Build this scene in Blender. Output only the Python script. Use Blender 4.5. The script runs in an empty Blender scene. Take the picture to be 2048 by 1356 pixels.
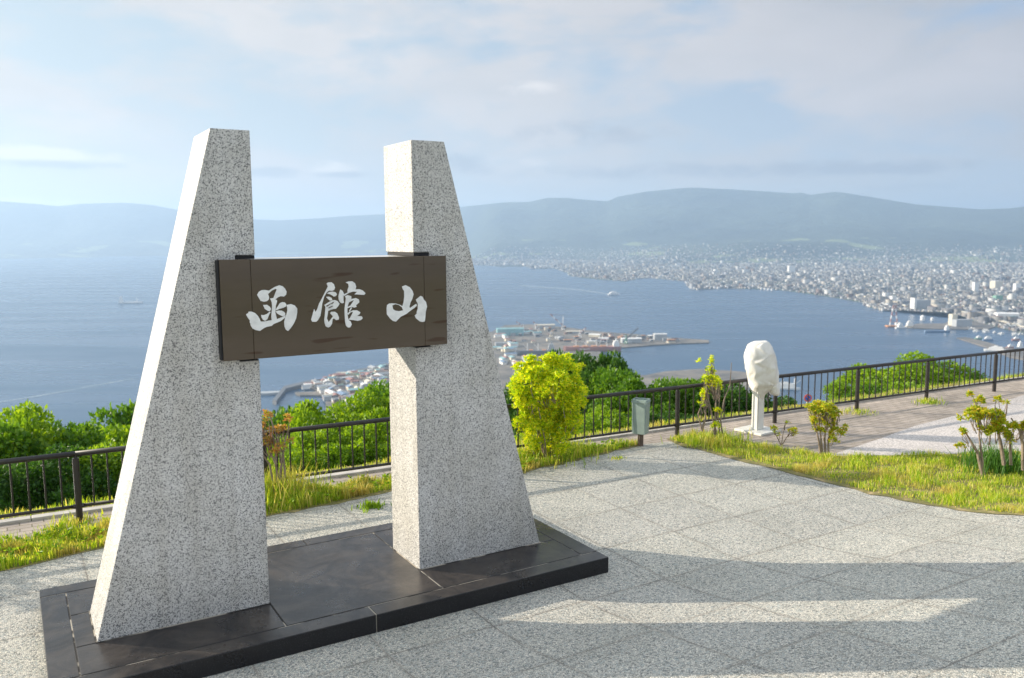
import bpy, math, random
import numpy as np
from mathutils import Vector
R = math.radians
rng = np.random.default_rng(7)
random.seed(7)
col = bpy.context.scene.collection

# ------------------------------------------------------------------ camera model
F, PITCH, ROLL, EYE = 1684.5, 0.1207, -0.0061, 3.2
cp, sp, cr, sr = math.cos(PITCH), math.sin(PITCH), math.cos(ROLL), math.sin(ROLL)
FWD = np.array([0, cp, -sp]); UP0 = np.array([0, sp, cp]); RT0 = np.array([1, 0, 0])
RT = cr * RT0 + sr * UP0; UPV = -sr * RT0 + cr * UP0
SEA = -331.0
YAW = 0.5388
P0 = np.array([-3.1194, 5.321])
cy, sy = math.cos(YAW), math.sin(YAW)


def ray(u, v):
    return (u - 1024) / F * RT - (v - 678) / F * UPV + FWD


def at(u, v, z=SEA):
    d = ray(u, v)
    t = (z - EYE) / d[2]
    return np.array([d[0] * t, d[1] * t, z])


def at_y(u, v, y):
    d = ray(u, v)
    t = y / d[1]
    return np.array([d[0] * t, y, EYE + d[2] * t])


def W(a, b, z=0.0):
    return np.array([P0[0] + a * cy - b * sy, P0[1] + a * sy + b * cy, z])


def AB(x, y):
    dx, dy = x - P0[0], y - P0[1]
    return dx * cy + dy * sy, -dx * sy + dy * cy


def ramp(b):
    """the plaza rises towards the viewer in front of the monument"""
    t = -(b + .6)
    r = np.where(t > .3, .165 * t, np.where(t < -.3, 0, .165 * (t + .3) ** 2 / 1.2))
    return np.minimum(r, .95)


def fence_b(a):
    return 4.327 - .058 * a


def kerb_b(a):
    return 4.67 - .045 * a


# ------------------------------------------------------------------ mesh helpers
def tag(o, label=None, cat=None, group=None, kind=None):
    if label: o['label'] = label
    if cat: o['category'] = cat
    if group: o['group'] = group
    if kind: o['kind'] = kind
    return o


def link(o, parent=None):
    col.objects.link(o)
    if parent is not None: o.parent = parent
    return o


def empty(name, loc, rz=0.0):
    o = bpy.data.objects.new(name, None)
    o.location = tuple(float(c) for c in loc); o.rotation_euler = (0, 0, rz)
    o.empty_display_size = .2
    return link(o)


def quick_mesh(name, V, Fa, mats, smooth=False, midx=None):
    """V (n,3) array, Fa (m,k) int array, all faces with k corners"""
    me = bpy.data.meshes.new(name)
    V = np.asarray(V, dtype=np.float32); Fa = np.asarray(Fa, dtype=np.int32)
    m, k = Fa.shape
    me.vertices.add(len(V)); me.vertices.foreach_set('co', V.ravel())
    me.loops.add(m * k); me.loops.foreach_set('vertex_index', Fa.ravel())
    me.polygons.add(m)
    me.polygons.foreach_set('loop_start', np.arange(0, m * k, k, dtype=np.int32))
    me.polygons.foreach_set('loop_total', np.full(m, k, dtype=np.int32))
    if midx is not None: me.polygons.foreach_set('material_index', np.asarray(midx, dtype=np.int32))
    if smooth: me.polygons.foreach_set('use_smooth', np.ones(m, dtype=bool))
    me.update(calc_edges=True); me.validate()
    for x in (mats if isinstance(mats, (list, tuple)) else [mats]): me.materials.append(x)
    return me


class MB:
    """collects pieces into one mesh object"""
    def __init__(s): s.V = []; s.F = []; s.M = []
    def add(s, V, Fs, m=0):
        n = len(s.V); s.V += [tuple(float(c) for c in v) for v in V]
        s.F += [tuple(i + n for i in f) for f in Fs]; s.M += [m] * len(Fs); return s
    def box(s, x0, x1, y0, y1, z0, z1, m=0, rz=0.0, c=None, top=(1, 1)):
        cx, cyy = ((x0 + x1) / 2, (y0 + y1) / 2)
        V = []
        for z, k in ((z0, (1, 1)), (z1, top)):
            for x, y in ((x0, y0), (x1, y0), (x1, y1), (x0, y1)):
                V.append(((x - cx) * k[0] + cx, (y - cyy) * k[1] + cyy, z))
        if rz:
            q = c or (cx, cyy)
            V = [((x - q[0]) * math.cos(rz) - (y - q[1]) * math.sin(rz) + q[0], (x - q[0]) * math.sin(rz) + (y - q[1]) * math.cos(rz) + q[1], z) for x, y, z in V]
        return s.add(V, [(3, 2, 1, 0), (4, 5, 6, 7), (0, 1, 5, 4), (1, 2, 6, 5), (2, 3, 7, 6), (3, 0, 4, 7)], m)
    def tube(s, pts, rad, n=8, m=0, cap=True):
        pts = [Vector(p) for p in pts]
        if not isinstance(rad, (list, tuple)): rad = [rad] * len(pts)
        V = []; Fs = []
        for i, p in enumerate(pts):
            d = (pts[min(i + 1, len(pts) - 1)] - pts[max(i - 1, 0)])
            d = d.normalized() if d.length > 1e-9 else Vector((0, 0, 1))
            ref = Vector((0, 0, 1)) if abs(d.z) < .9 else Vector((1, 0, 0))
            x = d.cross(ref).normalized(); y = d.cross(x)
            for k in range(n):
                t = 2 * math.pi * k / n
                V.append(p + (x * math.cos(t) + y * math.sin(t)) * rad[i])
        for i in range(len(pts) - 1):
            for k in range(n):
                a, b = i * n + k, i * n + (k + 1) % n
                Fs.append((a, a + n, b + n, b))
        if cap:
            Fs.append(tuple(range(n))); Fs.append(tuple(reversed(range((len(pts) - 1) * n, len(pts) * n))))
        return s.add(V, Fs, m)
    def prism(s, poly, z0, z1, m=0, side=None):
        n = len(poly)
        area = sum(poly[i][0] * poly[(i + 1) % n][1] - poly[(i + 1) % n][0] * poly[i][1] for i in range(n))
        if area < 0: poly = list(reversed(poly))
        V = [(p[0], p[1], z0) for p in poly] + [(p[0], p[1], z1) for p in poly]
        s.add(V, [tuple(reversed(range(n))), tuple(range(n, 2 * n))], m)
        s.F += [tuple(len(s.V) - 2 * n + q for q in (i, (i + 1) % n, n + (i + 1) % n, n + i)) for i in range(n)]
        s.M += [m if side is None else side] * n
        return s
    def build(s, name, mats, parent=None, loc=None, rz=0.0, smooth=False, bevel=0):
        me = bpy.data.meshes.new(name); me.from_pydata(s.V, [], s.F)
        for x in (mats if isinstance(mats, (list, tuple)) else [mats]): me.materials.append(x)
        me.polygons.foreach_set('material_index', s.M)
        if smooth: me.polygons.foreach_set('use_smooth', [True] * len(s.F))
        me.update()
        o = bpy.data.objects.new(name, me)
        if loc is not None: o.location = tuple(float(c) for c in loc)
        o.rotation_euler = (0, 0, rz)
        link(o, parent)
        if bevel:
            b = o.modifiers.new('bevel', 'BEVEL'); b.width = bevel; b.segments = 2; b.limit_method = 'ANGLE'; b.angle_limit = R(35)
        return o


# ------------------------------------------------------------------ materials
class Mat:
    def __init__(s, name, rough=.7, color=(.5, .5, .5), spec=.5):
        s.m = bpy.data.materials.new(name); s.m.use_nodes = True
        s.nt = s.m.node_tree; s.b = s.nt.nodes['Principled BSDF']; s.out = s.nt.nodes['Material Output']
        s.b.inputs['Base Color'].default_value = (*color, 1); s.b.inputs['Roughness'].default_value = rough
        s.b.inputs['Specular IOR Level'].default_value = spec
        s.tc = s.nt.nodes.new('ShaderNodeTexCoord')
    def n(s, typ, **kw):
        x = s.nt.nodes.new('ShaderNode' + typ)
        for k, v in kw.items():
            if k in ('operation', 'blend_type', 'data_type', 'noise_dimensions', 'voronoi_dimensions', 'feature', 'distance', 'interpolation_type', 'use_clamp', 'musgrave_type', 'normalize'):
                setattr(x, k, v)
        return x
    def l(s, a, b): s.nt.links.new(a, b)
    def noise(s, scale, detail=3, rough=.5, vec=None, dist=0):
        x = s.n('TexNoise'); x.inputs['Scale'].default_value = scale; x.inputs['Detail'].default_value = detail
        x.inputs['Roughness'].default_value = rough; x.inputs['Distortion'].default_value = dist
        s.l(vec or s.tc.outputs['Object'], x.inputs['Vector']); return x.outputs['Fac']
    def vor(s, scale, feature='F1', vec=None, rand=1):
        x = s.n('TexVoronoi', feature=feature); x.inputs['Scale'].default_value = scale; x.inputs['Randomness'].default_value = rand
        s.l(vec or s.tc.outputs['Object'], x.inputs['Vector']); return x
    def ramp(s, fac, stops, interp='LINEAR'):
        x = s.nt.nodes.new('ShaderNodeValToRGB'); x.color_ramp.interpolation = interp
        e = x.color_ramp.elements
        while len(e) < len(stops): e.new(.5)
        for q, (p, c) in zip(e, stops):
            q.position = p; q.color = (*c, 1) if len(c) == 3 else c
        s.l(fac, x.inputs['Fac']); return x.outputs['Color']
    def math(s, op, a, b=None, c=None, clamp=False):
        x = s.n('Math', operation=op); x.use_clamp = clamp
        for i, v in enumerate((a, b, c)):
            if v is None: continue
            if isinstance(v, (int, float)): x.inputs[i].default_value = v
            else: s.l(v, x.inputs[i])
        return x.outputs[0]
    def mix(s, fac, a, b, blend='MIX'):
        x = s.nt.nodes.new('ShaderNodeMix'); x.data_type = 'RGBA'; x.blend_type = blend
        for i, v in ((0, fac), (6, a), (7, b)):
            if isinstance(v, (int, float)): x.inputs[i].default_value = v
            elif isinstance(v, (tuple, list)): x.inputs[i].default_value = (*v, 1)
            else: s.l(v, x.inputs[i])
        return x.outputs[2]
    def sep(s, vec):
        x = s.n('SeparateXYZ'); s.l(vec, x.inputs[0]); return x.outputs
    def mapping(s, scale=(1, 1, 1), rot=(0, 0, 0), vec=None):
        x = s.n('Mapping'); x.inputs['Scale'].default_value = scale; x.inputs['Rotation'].default_value = rot
        s.l(vec or s.tc.outputs['Object'], x.inputs['Vector']); return x.outputs[0]
    def bump(s, h, strength=.3, dist=.01):
        x = s.n('Bump'); x.inputs['Strength'].default_value = strength; x.inputs['Distance'].default_value = dist
        s.l(h, x.inputs['Height']); s.l(x.outputs[0], s.b.inputs['Normal']); return x
    def base(s, c): s.l(c, s.b.inputs['Base Color'])
    def rough(s, c): s.l(c, s.b.inputs['Roughness'])


def plain(name, color, rough=.6, var=.12, scale=3.0, spec=.5, metal=0.0, bump=0):
    k = Mat(name, rough, color, spec)
    f = k.noise(scale, 4)
    lo = tuple(c * (1 - var) for c in color); hi = tuple(min(1, c * (1 + var)) for c in color)
    k.base(k.ramp(f, [(.3, lo), (.7, hi)])); k.b.inputs['Metallic'].default_value = metal
    if bump: k.bump(k.noise(scale * 12, 3), bump, .004)
    return k.m


def granite():
    k = Mat('grey_granite', .55)
    v = k.vor(150)
    rnd = k.sep(v.outputs['Color'])[0]
    big = k.noise(34, 3, .6)
    z = k.sep(k.tc.outputs['Object'])[2]
    wet = k.math('ADD', k.math('MULTIPLY', z, -1.3), k.math('MULTIPLY', k.noise(1.6, 3, .6), 1.7))
    wet = k.math('MULTIPLY_ADD', wet, .55, -.02, clamp=True)
    low = k.noise(2.2, 4, .6)
    g = k.ramp(rnd, [(0, (.62, .61, .59)), (.34, (.72, .71, .69)), (.62, (.57, .56, .545)), (.80, (.42, .415, .41)), (.93, (.22, .22, .22))], 'CONSTANT')
    # clusters of black mica where the coarse noise is high
    v2 = k.vor(105); r2 = k.sep(v2.outputs['Color'])[1]
    d2 = v2.outputs['Distance']
    thr = k.math('MULTIPLY_ADD', big, -.55, 1.19)
    dark = k.math('MULTIPLY', k.math('GREATER_THAN', r2, thr), k.math('LESS_THAN', d2, .42))
    c = k.mix(dark, g, (.10, .10, .10))
    r3 = k.sep(v.outputs['Color'])[2]
    dark2 = k.math('GREATER_THAN', k.math('ADD', r3, k.math('MULTIPLY', k.noise(40, 3, .6), .30)), k.math('SUBTRACT', 1.0, k.math('MULTIPLY', wet, .18)))
    c = k.mix(dark2, c, (.15, .15, .155))
    stain = k.ramp(low, [(.35, (.86, .85, .82)), (.65, (1, 1, 1))])
    c = k.mix(1.0, c, stain, 'MULTIPLY')
    c = k.mix(k.math('MULTIPLY', wet, .34), c, (.22, .24, .26))
    # rain streaks running down
    st = k.noise(1, 4, .7, k.mapping((7, 7, .35)))
    c = k.mix(1.0, c, k.ramp(st, [(.3, (.86, .85, .83)), (.55, (1, 1, 1))]), 'MULTIPLY')
    k.base(c); k.bump(rnd, .12, .002); k.rough(k.ramp(rnd, [(0, (.62,) * 3), (1, (.4,) * 3)]))
    return k.m


def plaza_mat():
    k = Mat('exposed_aggregate', .75)
    v = k.vor(72); rnd = k.sep(v.outputs['Color'])[0]
    e = k.vor(72, 'DISTANCE_TO_EDGE').outputs['Distance']
    peb = k.ramp(rnd, [(0, (.46, .47, .46)), (.2, (.67, .66, .63)), (.5, (.80, .78, .74)), (.72, (.55, .59, .60)), (.86, (.28, .30, .31)), (.94, (.88, .86, .81))], 'CONSTANT')
    mort = k.ramp(e, [(0.0, (.14, .135, .12)), (.11, (1, 1, 1))])
    c = k.mix(1.0, k.mix(1.0, peb, (.97, .95, .90), 'MULTIPLY'), mort, 'MULTIPLY')
    x, y, z = k.sep(k.tc.outputs['Object'])
    wob = k.math('MULTIPLY', k.math('SUBTRACT', k.noise(2.5, 2), .5), .02)
    def joint(q, off, sp_):
        t = k.math('DIVIDE', k.math('SUBTRACT', k.math('ADD', q, wob), off), sp_)
        fr = k.math('SUBTRACT', t, k.math('ROUND', t))
        return k.math('MULTIPLY', k.math('ABSOLUTE', fr), sp_), k.math('FLOOR', k.math('ADD', t, .5)), k.math('FLOOR', t)
    ja, _, ia = joint(x, .41, .93)
    jb, _, ib = joint(y, -1.33, .93)
    j = k.math('LESS_THAN', k.math('MINIMUM', ja, jb), .0050)
    edge = k.ramp(k.math('MINIMUM', ja, jb), [(0.0, (.84, .83, .81)), (.04, (1, 1, 1))])
    cmb = k.n('CombineXYZ'); k.l(ia, cmb.inputs[0]); k.l(ib, cmb.inputs[1])
    wn = k.n('TexWhiteNoise'); k.l(cmb.outputs[0], wn.inputs['Vector'])
    c = k.mix(1.0, c, k.ramp(wn.outputs['Value'], [(0, (.94, .94, .94)), (1, (1.02, 1.02, 1.0))]), 'MULTIPLY')
    c = k.mix(1.0, c, k.ramp(k.noise(.9, 5, .65), [(.32, (.84, .84, .83)), (.6, (1, 1, 1))]), 'MULTIPLY')
    c = k.mix(1.0, c, edge, 'MULTIPLY')
    jc = k.ramp(k.noise(3, 3), [(.42, (.19, .175, .16)), (.62, (.44, .40, .35))])
    c = k.mix(j, c, jc)
    k.base(c)
    h = k.math('SUBTRACT', k.math('MINIMUM', e, .25), k.math('MULTIPLY', j, .4))
    k.bump(h, .8, .014)
    return k.m


def black_granite():
    k = Mat('black_granite', .3)
    v = k.vor(220); rnd = k.sep(v.outputs['Color'])[0]
    c = k.ramp(rnd, [(0, (.009, .009, .011)), (.7, (.014, .014, .017)), (.93, (.035, .035, .04))], 'CONSTANT')
    dust = k.noise(2.3, 5, .7, dist=1.5)
    gn = k.n('NewGeometry'); up = k.math('POWER', k.math('MAXIMUM', k.sep(gn.outputs['Normal'])[2], 0), 4)
    c = k.mix(k.math('MULTIPLY', up, k.ramp(dust, [(.40, (.03, .03, .03)), (.72, (.36, .36, .36))])), c, (.19, .155, .125))
    k.base(c); k.b.inputs['IOR'].default_value = 1.45
    k.rough(k.ramp(k.noise(3, 4, .6), [(.3, (.22,) * 3), (.7, (.42,) * 3)]))
    k.bump(k.noise(9, 4), .05, .01)
    return k.m


def sign_mat():
    k = Mat('polished_brown_stone', .10)
    n1 = k.noise(1, 4, .65, k.mapping((1.6, 1.6, 9)))
    c = k.ramp(n1, [(.3, (.098, .076, .055)), (.7, (.110, .086, .063))])
    # reddish lens shaped reflections painted into the stone colour
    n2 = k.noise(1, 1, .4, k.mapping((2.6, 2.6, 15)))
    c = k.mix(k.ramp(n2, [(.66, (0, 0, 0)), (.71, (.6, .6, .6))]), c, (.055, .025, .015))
    k.base(c); k.rough(k.ramp(k.noise(6, 4), [(.3, (.05,) * 3), (.7, (.11,) * 3)]))
    k.b.inputs['IOR'].default_value = 1.34
    return k.m


def foliage(name, stops, trans=.45, rough=.5):
    k = Mat(name, rough)
    g = k.n('NewGeometry')
    c = k.ramp(g.outputs['Random Per Island'], stops)
    k.base(c)
    tr = k.n('BsdfTranslucent'); k.l(k.mix(1.0, c, (1.25, 1.15, .45), 'MULTIPLY'), tr.inputs['Color'])
    ms = k.n('MixShader'); ms.inputs[0].default_value = trans
    k.l(k.b.outputs[0], ms.inputs[1]); k.l(tr.outputs[0], ms.inputs[2]); k.l(ms.outputs[0], k.out.inputs['Surface'])
    return k.m


def dry_patches(m):
    nt_ = m.node_tree; b_ = nt_.nodes['Principled BSDF']; src = b_.inputs['Base Color'].links[0].from_socket
    tc = nt_.nodes.new('ShaderNodeTexCoord'); no = nt_.nodes.new('ShaderNodeTexNoise'); no.inputs['Scale'].default_value = 1.9; no.inputs['Detail'].default_value = 4
    nt_.links.new(tc.outputs['Object'], no.inputs['Vector'])
    rm = nt_.nodes.new('ShaderNodeValToRGB'); rm.color_ramp.elements[0].position = .50; rm.color_ramp.elements[1].position = .66; rm.color_ramp.elements[1].color = (.75, .75, .75, 1)
    nt_.links.new(no.outputs['Fac'], rm.inputs['Fac'])
    mx = nt_.nodes.new('ShaderNodeMix'); mx.data_type = 'RGBA'; nt_.links.new(rm.outputs['Color'], mx.inputs[0]); nt_.links.new(src, mx.inputs[6]); mx.inputs[7].default_value = (.62, .50, .20, 1)
    for l_ in list(src.links):
        if l_.to_node != mx: nt_.links.new(mx.outputs[2], l_.to_socket)


def bark(name, a, b):
    k = Mat(name, .85)
    c = k.ramp(k.noise(1, 5, .7, k.mapping((40, 40, 6))), [(.35, a), (.65, b)])
    k.base(c); k.bump(k.noise(1, 4, .7, k.mapping((50, 50, 9))), .5, .006)
    return k.m


def palette(name, walls, rough=.8):
    k = Mat(name, rough)
    g = k.n('NewGeometry')
    n = len(walls)
    k.base(k.ramp(g.outputs['Random Per Island'], [(i / n, c) for i, c in enumerate(walls)], 'CONSTANT'))
    return k.m


M = {}
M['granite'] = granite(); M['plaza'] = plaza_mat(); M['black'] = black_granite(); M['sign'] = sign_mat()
k = Mat('white_inlay', .45); k.base(k.ramp(k.noise(14, 4, .6), [(.3, (.70, .70, .68)), (.6, (.84, .84, .82))])); M['inlay'] = k.m
M['slot'] = plain('black_slot', (.012, .012, .014), .8)
k = Mat('joint_mortar', .9); k.base(k.ramp(k.noise(3.5, 3), [(.50, (.035, .032, .03)), (.56, (.40, .36, .30))])); M['mortar'] = k.m
M['rail'] = plain('brown_paint', (.026, .022, .021), .40, .15, 20)
M['bin'] = plain('grey_green_enamel', (.26, .33, .31), .45, .12, 8)
M['binpost'] = plain('rusty_post', (.12, .085, .065), .8, .3, 20)
M['white_paint'] = plain('white_paint', (.68, .67, .63), .5, .06, 6)
k = Mat('white_vinyl', .6); k.base(k.ramp(k.noise(1, 5, .7, k.mapping((6, 6, 2.2))), [(.3, (.56, .53, .47)), (.5, (.70, .68, .64)), (.7, (.75, .74, .71))])); k.bump(k.noise(7, 3, .6, dist=1.2), .25, .02); M['vinyl'] = k.m
M['concrete'] = plain('kerb_concrete', (.50, .47, .43), .85, .18, 5, bump=.3)
M['trunk'] = bark('tree_bark', (.05, .04, .032), (.13, .105, .08))
M['twig'] = bark('grey_twig_bark', (.13, .10, .08), (.34, .27, .21))
M['leaf_bright'] = foliage('bright_leaves', [(0, (.12, .24, .018)), (.5, (.22, .38, .022)), (1, (.34, .50, .03))], .5)
M['leaf_mid'] = foliage('mid_leaves', [(0, (.055, .15, .018)), (.6, (.13, .28, .022)), (1, (.22, .38, .03))], .45)
M['leaf_dark'] = foliage('dark_leaves', [(0, (.025, .085, .016)), (.6, (.06, .16, .020)), (1, (.12, .25, .03))], .4)
M['leaf_yellow'] = foliage('yellow_green_leaves', [(0, (.20, .40, .015)), (.3, (.48, .68, .02)), (.65, (.80, .88, .025)), (1, (.94, .84, .05))], .55, .4)
M['leaf_red'] = foliage('orange_young_leaves', [(0, (.26, .36, .04)), (.4, (.52, .44, .08)), (.7, (.66, .32, .12)), (1, (.50, .20, .13))], .4)
M['leaf_olive'] = foliage('olive_leaves', [(0, (.20, .36, .02)), (.45, (.46, .58, .03)), (.75, (.72, .66, .04)), (1, (.74, .44, .07))], .5)
M['grass'] = foliage('grass_blades', [(0, (.17, .32, .02)), (.4, (.36, .53, .03)), (.72, (.54, .64, .06)), (.88, (.78, .70, .22)), (1, (.85, .72, .36))], .5)
M['reed'] = foliage('tall_grass_blades', [(0, (.04, .13, .02)), (1, (.12, .28, .04))], .4)
dry_patches(M['grass'])
k = Mat('earth_with_roots', .95)
k.base(k.ramp(k.noise(6, 5, .7), [(.3, (.11, .12, .03)), (.55, (.22, .19, .07)), (.7, (.46, .34, .19))])); k.bump(k.noise(25, 4), .6, .02); M['soil'] = k.m
k = Mat('forested_slope', .95); k.base(k.ramp(k.noise(.6, 5, .7), [(.3, (.03, .08, .015)), (.7, (.09, .18, .03))])); M['slope'] = k.m

k = Mat('brick_pavers', .85)
bt = k.n('TexBrick'); k.l(k.tc.outputs['Object'], bt.inputs['Vector'])
bt.inputs['Color1'].default_value = (.44, .39, .35, 1); bt.inputs['Color2'].default_value = (.33, .295, .27, 1)
bt.inputs['Mortar'].default_value = (.17, .15, .11, 1); bt.inputs['Scale'].default_value = 1
bt.inputs['Mortar Size'].default_value = .007; bt.inputs['Brick Width'].default_value = .24; bt.inputs['Row Height'].default_value = .12
c = k.mix(1.0, bt.outputs['Color'], k.ramp(k.noise(1.1, 5, .65), [(.3, (.75, .73, .70)), (.65, (1.15, 1.1, 1.05))]), 'MULTIPLY')
c = k.mix(k.ramp(k.noise(3.2, 5, .7), [(.6, (0, 0, 0)), (.72, (.5, .5, .5))]), c, (.26, .22, .15))
k.base(c); k.bump(bt.outputs['Fac'], .3, .01); M['brick'] = k.m

k = Mat('fine_gravel_paving', .85)
v = k.vor(55); rnd = k.sep(v.outputs['Color'])[0]
c = k.ramp(rnd, [(0, (.42, .39, .37)), (.3, (.57, .525, .50)), (.7, (.66, .61, .58)), (.92, (.40, .37, .36))], 'CONSTANT')
c = k.mix(1.0, c, k.ramp(k.noise(.8, 4), [(.3, (.85, .84, .84)), (.6, (1, 1, 1))]), 'MULTIPLY')
k.base(c); k.bump(rnd, .4, .006); M['gravel'] = k.m

# sea: dark blue water, long wind streaks and small waves
k = Mat('sea_water', .28, (.02, .05, .08))
pos = k.tc.outputs['Object']
s1 = k.noise(1, 5, .6, k.mapping((.0009, .0045, 1), (0, 0, .12)))
s2 = k.noise(1, 4, .6, k.mapping((.012, .05, 1), (0, 0, -.1)))
k.base(k.ramp(k.math('ADD', k.math('MULTIPLY', s1, .7), k.math('MULTIPLY', s2, .3)), [(.36, (.020, .065, .135)), (.64, (.030, .085, .160))]))
k.rough(k.ramp(s1, [(.35, (.22,) * 3), (.65, (.34,) * 3)]))
k.b.inputs['IOR'].default_value = 1.33
k.bump(k.math('ADD', k.math('MULTIPLY', k.noise(.2, 5, .7), .5), k.math('MULTIPLY', s2, .12)), .35, 1.2)
M['sea'] = k.m
M['wake'] = plain('foam', (.75, .80, .82), .7, .1, .05)

k = Mat('city_ground', .9)
vv = k.vor(.034); rn = k.sep(vv.outputs['Color'])[0]
plots = k.ramp(rn, [(0, (.06, .09, .06)), (.25, (.10, .11, .12)), (.5, (.20, .19, .19)), (.65, (.08, .09, .11)), (.8, (.38, .36, .34)), (.9, (.15, .13, .13))], 'CONSTANT')
c = k.mix(k.ramp(k.noise(.0022, 6, .65), [(.42, (0, 0, 0)), (.52, (.9, .9, .9))]), (.05, .08, .05), plots)
k.base(c); M['land'] = k.m
k = Mat('dock_ground', .9); k.base(k.ramp(k.noise(.02, 5, .7), [(.35, (.09, .09, .09)), (.65, (.24, .21, .18))])); M['dock'] = k.m
k = Mat('mountain_forest', .95)
f1 = k.noise(.00045, 7, .62); f2 = k.noise(.0012, 4, .5)
z = k.sep(pos if False else k.tc.outputs['Object'])[2]
fld = k.math('MULTIPLY', k.math('LESS_THAN', z, -40), k.math('GREATER_THAN', f2, .60))
c = k.ramp(f1, [(.34, (.012, .026, .028)), (.66, (.070, .095, .070))])
c = k.mix(fld, c, (.20, .24, .11))
k.base(c); k.bump(f1, 1.0, 420); M['mountain'] = k.m
M['city'] = palette('city_walls', [(.34, .33, .32), (.60, .59, .57), (.18, .18, .19), (.30, .27, .24), (.70, .69, .67), (.13, .14, .17), (.25, .24, .23), (.44, .41, .36), (.18, .13, .11), (.33, .34, .36)])
M['cityroof'] = palette('city_roofs', [(.11, .12, .14), (.22, .22, .23), (.52, .51, .50), (.09, .12, .18), (.20, .09, .07), (.30, .29, .28), (.10, .17, .17), (.16, .15, .15), (.62, .61, .60)])
COL = {'white': (.74, .73, .71), 'grey': (.36, .38, .40), 'turquoise': (.24, .42, .44), 'red': (.34, .17, .15), 'brown': (.22, .15, .12),
       'blue': (.18, .26, .38), 'cream': (.66, .60, .48), 'green': (.18, .36, .26), 'dark grey': (.12, .13, .15), 'orange': (.55, .26, .12)}
for n_, c_ in COL.items(): M['p_' + n_] = plain(n_.replace(' ', '_') + '_cladding', c_, .65, .1, .05)

# ------------------------------------------------------------------ sky, sun, camera
SUN_AZ, SUN_EL = -13.3, 19.0         # the light travels towards +X, slightly towards the viewer
tv = Vector((math.cos(R(SUN_EL)) * math.cos(R(SUN_AZ)), math.cos(R(SUN_EL)) * math.sin(R(SUN_AZ)), -math.sin(R(SUN_EL))))
sun = bpy.data.lights.new('sun', 'SUN'); sun.energy = 3.85; sun.angle = R(.5); sun.color = (1.0, .885, .72)
so = bpy.data.objects.new('sun', sun); so.rotation_euler = tv.to_track_quat('-Z', 'Y').to_euler(); col.objects.link(so)

wd = bpy.data.worlds.new('World'); bpy.context.scene.world = wd; wd.use_nodes = True
nt = wd.node_tree; bg = nt.nodes['Background']


class WN(Mat):
    def __init__(s): s.nt = nt; s.tc = nt.nodes.new('ShaderNodeTexCoord')


w = WN()
sky = nt.nodes.new('ShaderNodeTexSky'); sky.sky_type = 'NISHITA'; sky.sun_disc = False
sky.sun_elevation = R(SUN_EL); sky.sun_rotation = math.atan2(-tv.x, -tv.y); sky.altitude = 300
sky.air_density = 1.0; sky.dust_density = 1.2; sky.ozone_density = 1.2
gx, gy, gz = w.sep(w.tc.outputs['Generated'])
az = w.math('ARCTAN2', gx, gy); el = w.math('ARCSINE', gz)
SK = 3.7       # radiance scale between the sky texture and the painted cloud tints


def blob(u, v, su, sv):
    a0, e0 = math.atan((u - 1024) / F), (474 - v) / F
    da = w.math('DIVIDE', w.math('SUBTRACT', az, a0), su / F)
    de = w.math('DIVIDE', w.math('SUBTRACT', el, e0), sv / F)
    q = w.math('ADD', w.math('MULTIPLY', da, da), w.math('MULTIPLY', de, de))
    return w.math('POWER', 2.71828, w.math('MULTIPLY', q, -1.0))


def total(lst):
    o = None
    for (u, v, su, sv, amp) in lst:
        t = w.math('MULTIPLY', blob(u, v, su, sv), amp)
        o = t if o is None else w.math('ADD', o, t)
    return o


cv = w.n('CombineXYZ'); w.l(az, cv.inputs[0]); w.l(w.math('MULTIPLY', el, 2.6), cv.inputs[1])
nA = w.noise(4.2, 6, .52, cv.outputs[0], .3)
nB = w.noise(15, 5, .55, cv.outputs[0], .2)
# broad veil of high cloud: thick in the upper right, thin on the left
veil = total([(1750, 60, 650, 330, .30), (1750, 190, 330, 90, .16), (720, 160, 170, 60, .22), (1200, 150, 420, 110, .20), (950, 230, 260, 60, .14), (1350, 345, 620, 42, .26),
              (470, 40, 320, 60, .12), (100, 205, 220, 20, .16), (470, 235, 160, 30, .18), (1640, 210, 250, 50, .14), (1480, 240, 110, 45, -.26), (700, 90, 120, 40, -.10), (1940, 290, 90, 35, -.14), (1160, 110, 90, 40, -.05)])
veil = w.math('ADD', veil, w.math('MULTIPLY', w.math('SUBTRACT', nA, .5), 3.6))
veil = w.math('ADD', veil, w.math('MULTIPLY', w.math('SUBTRACT', nB, .5), 1.1))
veil = w.math('MULTIPLY_ADD', veil, 1.7, .35, clamp=True)
side = w.math('MULTIPLY_ADD', az, .95, .5, clamp=True)     # 0 on the sun's side, 1 away from it
skyc = w.mix(1.0, sky.outputs[0], (1.0, 1.0, 1.0), 'MULTIPLY')
BL = w.mix(side, (.68 * SK, .80 * SK, .86 * SK), (.44 * SK, .56 * SK, .76 * SK))
skyc = w.mix(.88, skyc, BL)
nC = w.math('MULTIPLY_ADD', w.noise(5.5, 5, .55, cv.outputs[0], .6), 3.2, -1.1, clamp=True)
lit = w.math('MULTIPLY_ADD', total([(1700, 215, 330, 70, 1.0), (1000, 40, 420, 110, .8), (1230, 170, 160, 50, .8), (1000, 260, 260, 60, .7), (700, 140, 200, 60, .6)]), .5, w.math('MULTIPLY', nC, .5), clamp=True)
cloudc = w.mix(lit, w.mix(side, (.86 * SK, .86 * SK, .87 * SK), (.58 * SK, .595 * SK, .64 * SK)), w.mix(side, (1.12 * SK, 1.06 * SK, 1.02 * SK), (.82 * SK, .78 * SK, .80 * SK)))
c = w.mix(w.math('MULTIPLY', veil, .92), skyc, cloudc)
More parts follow.
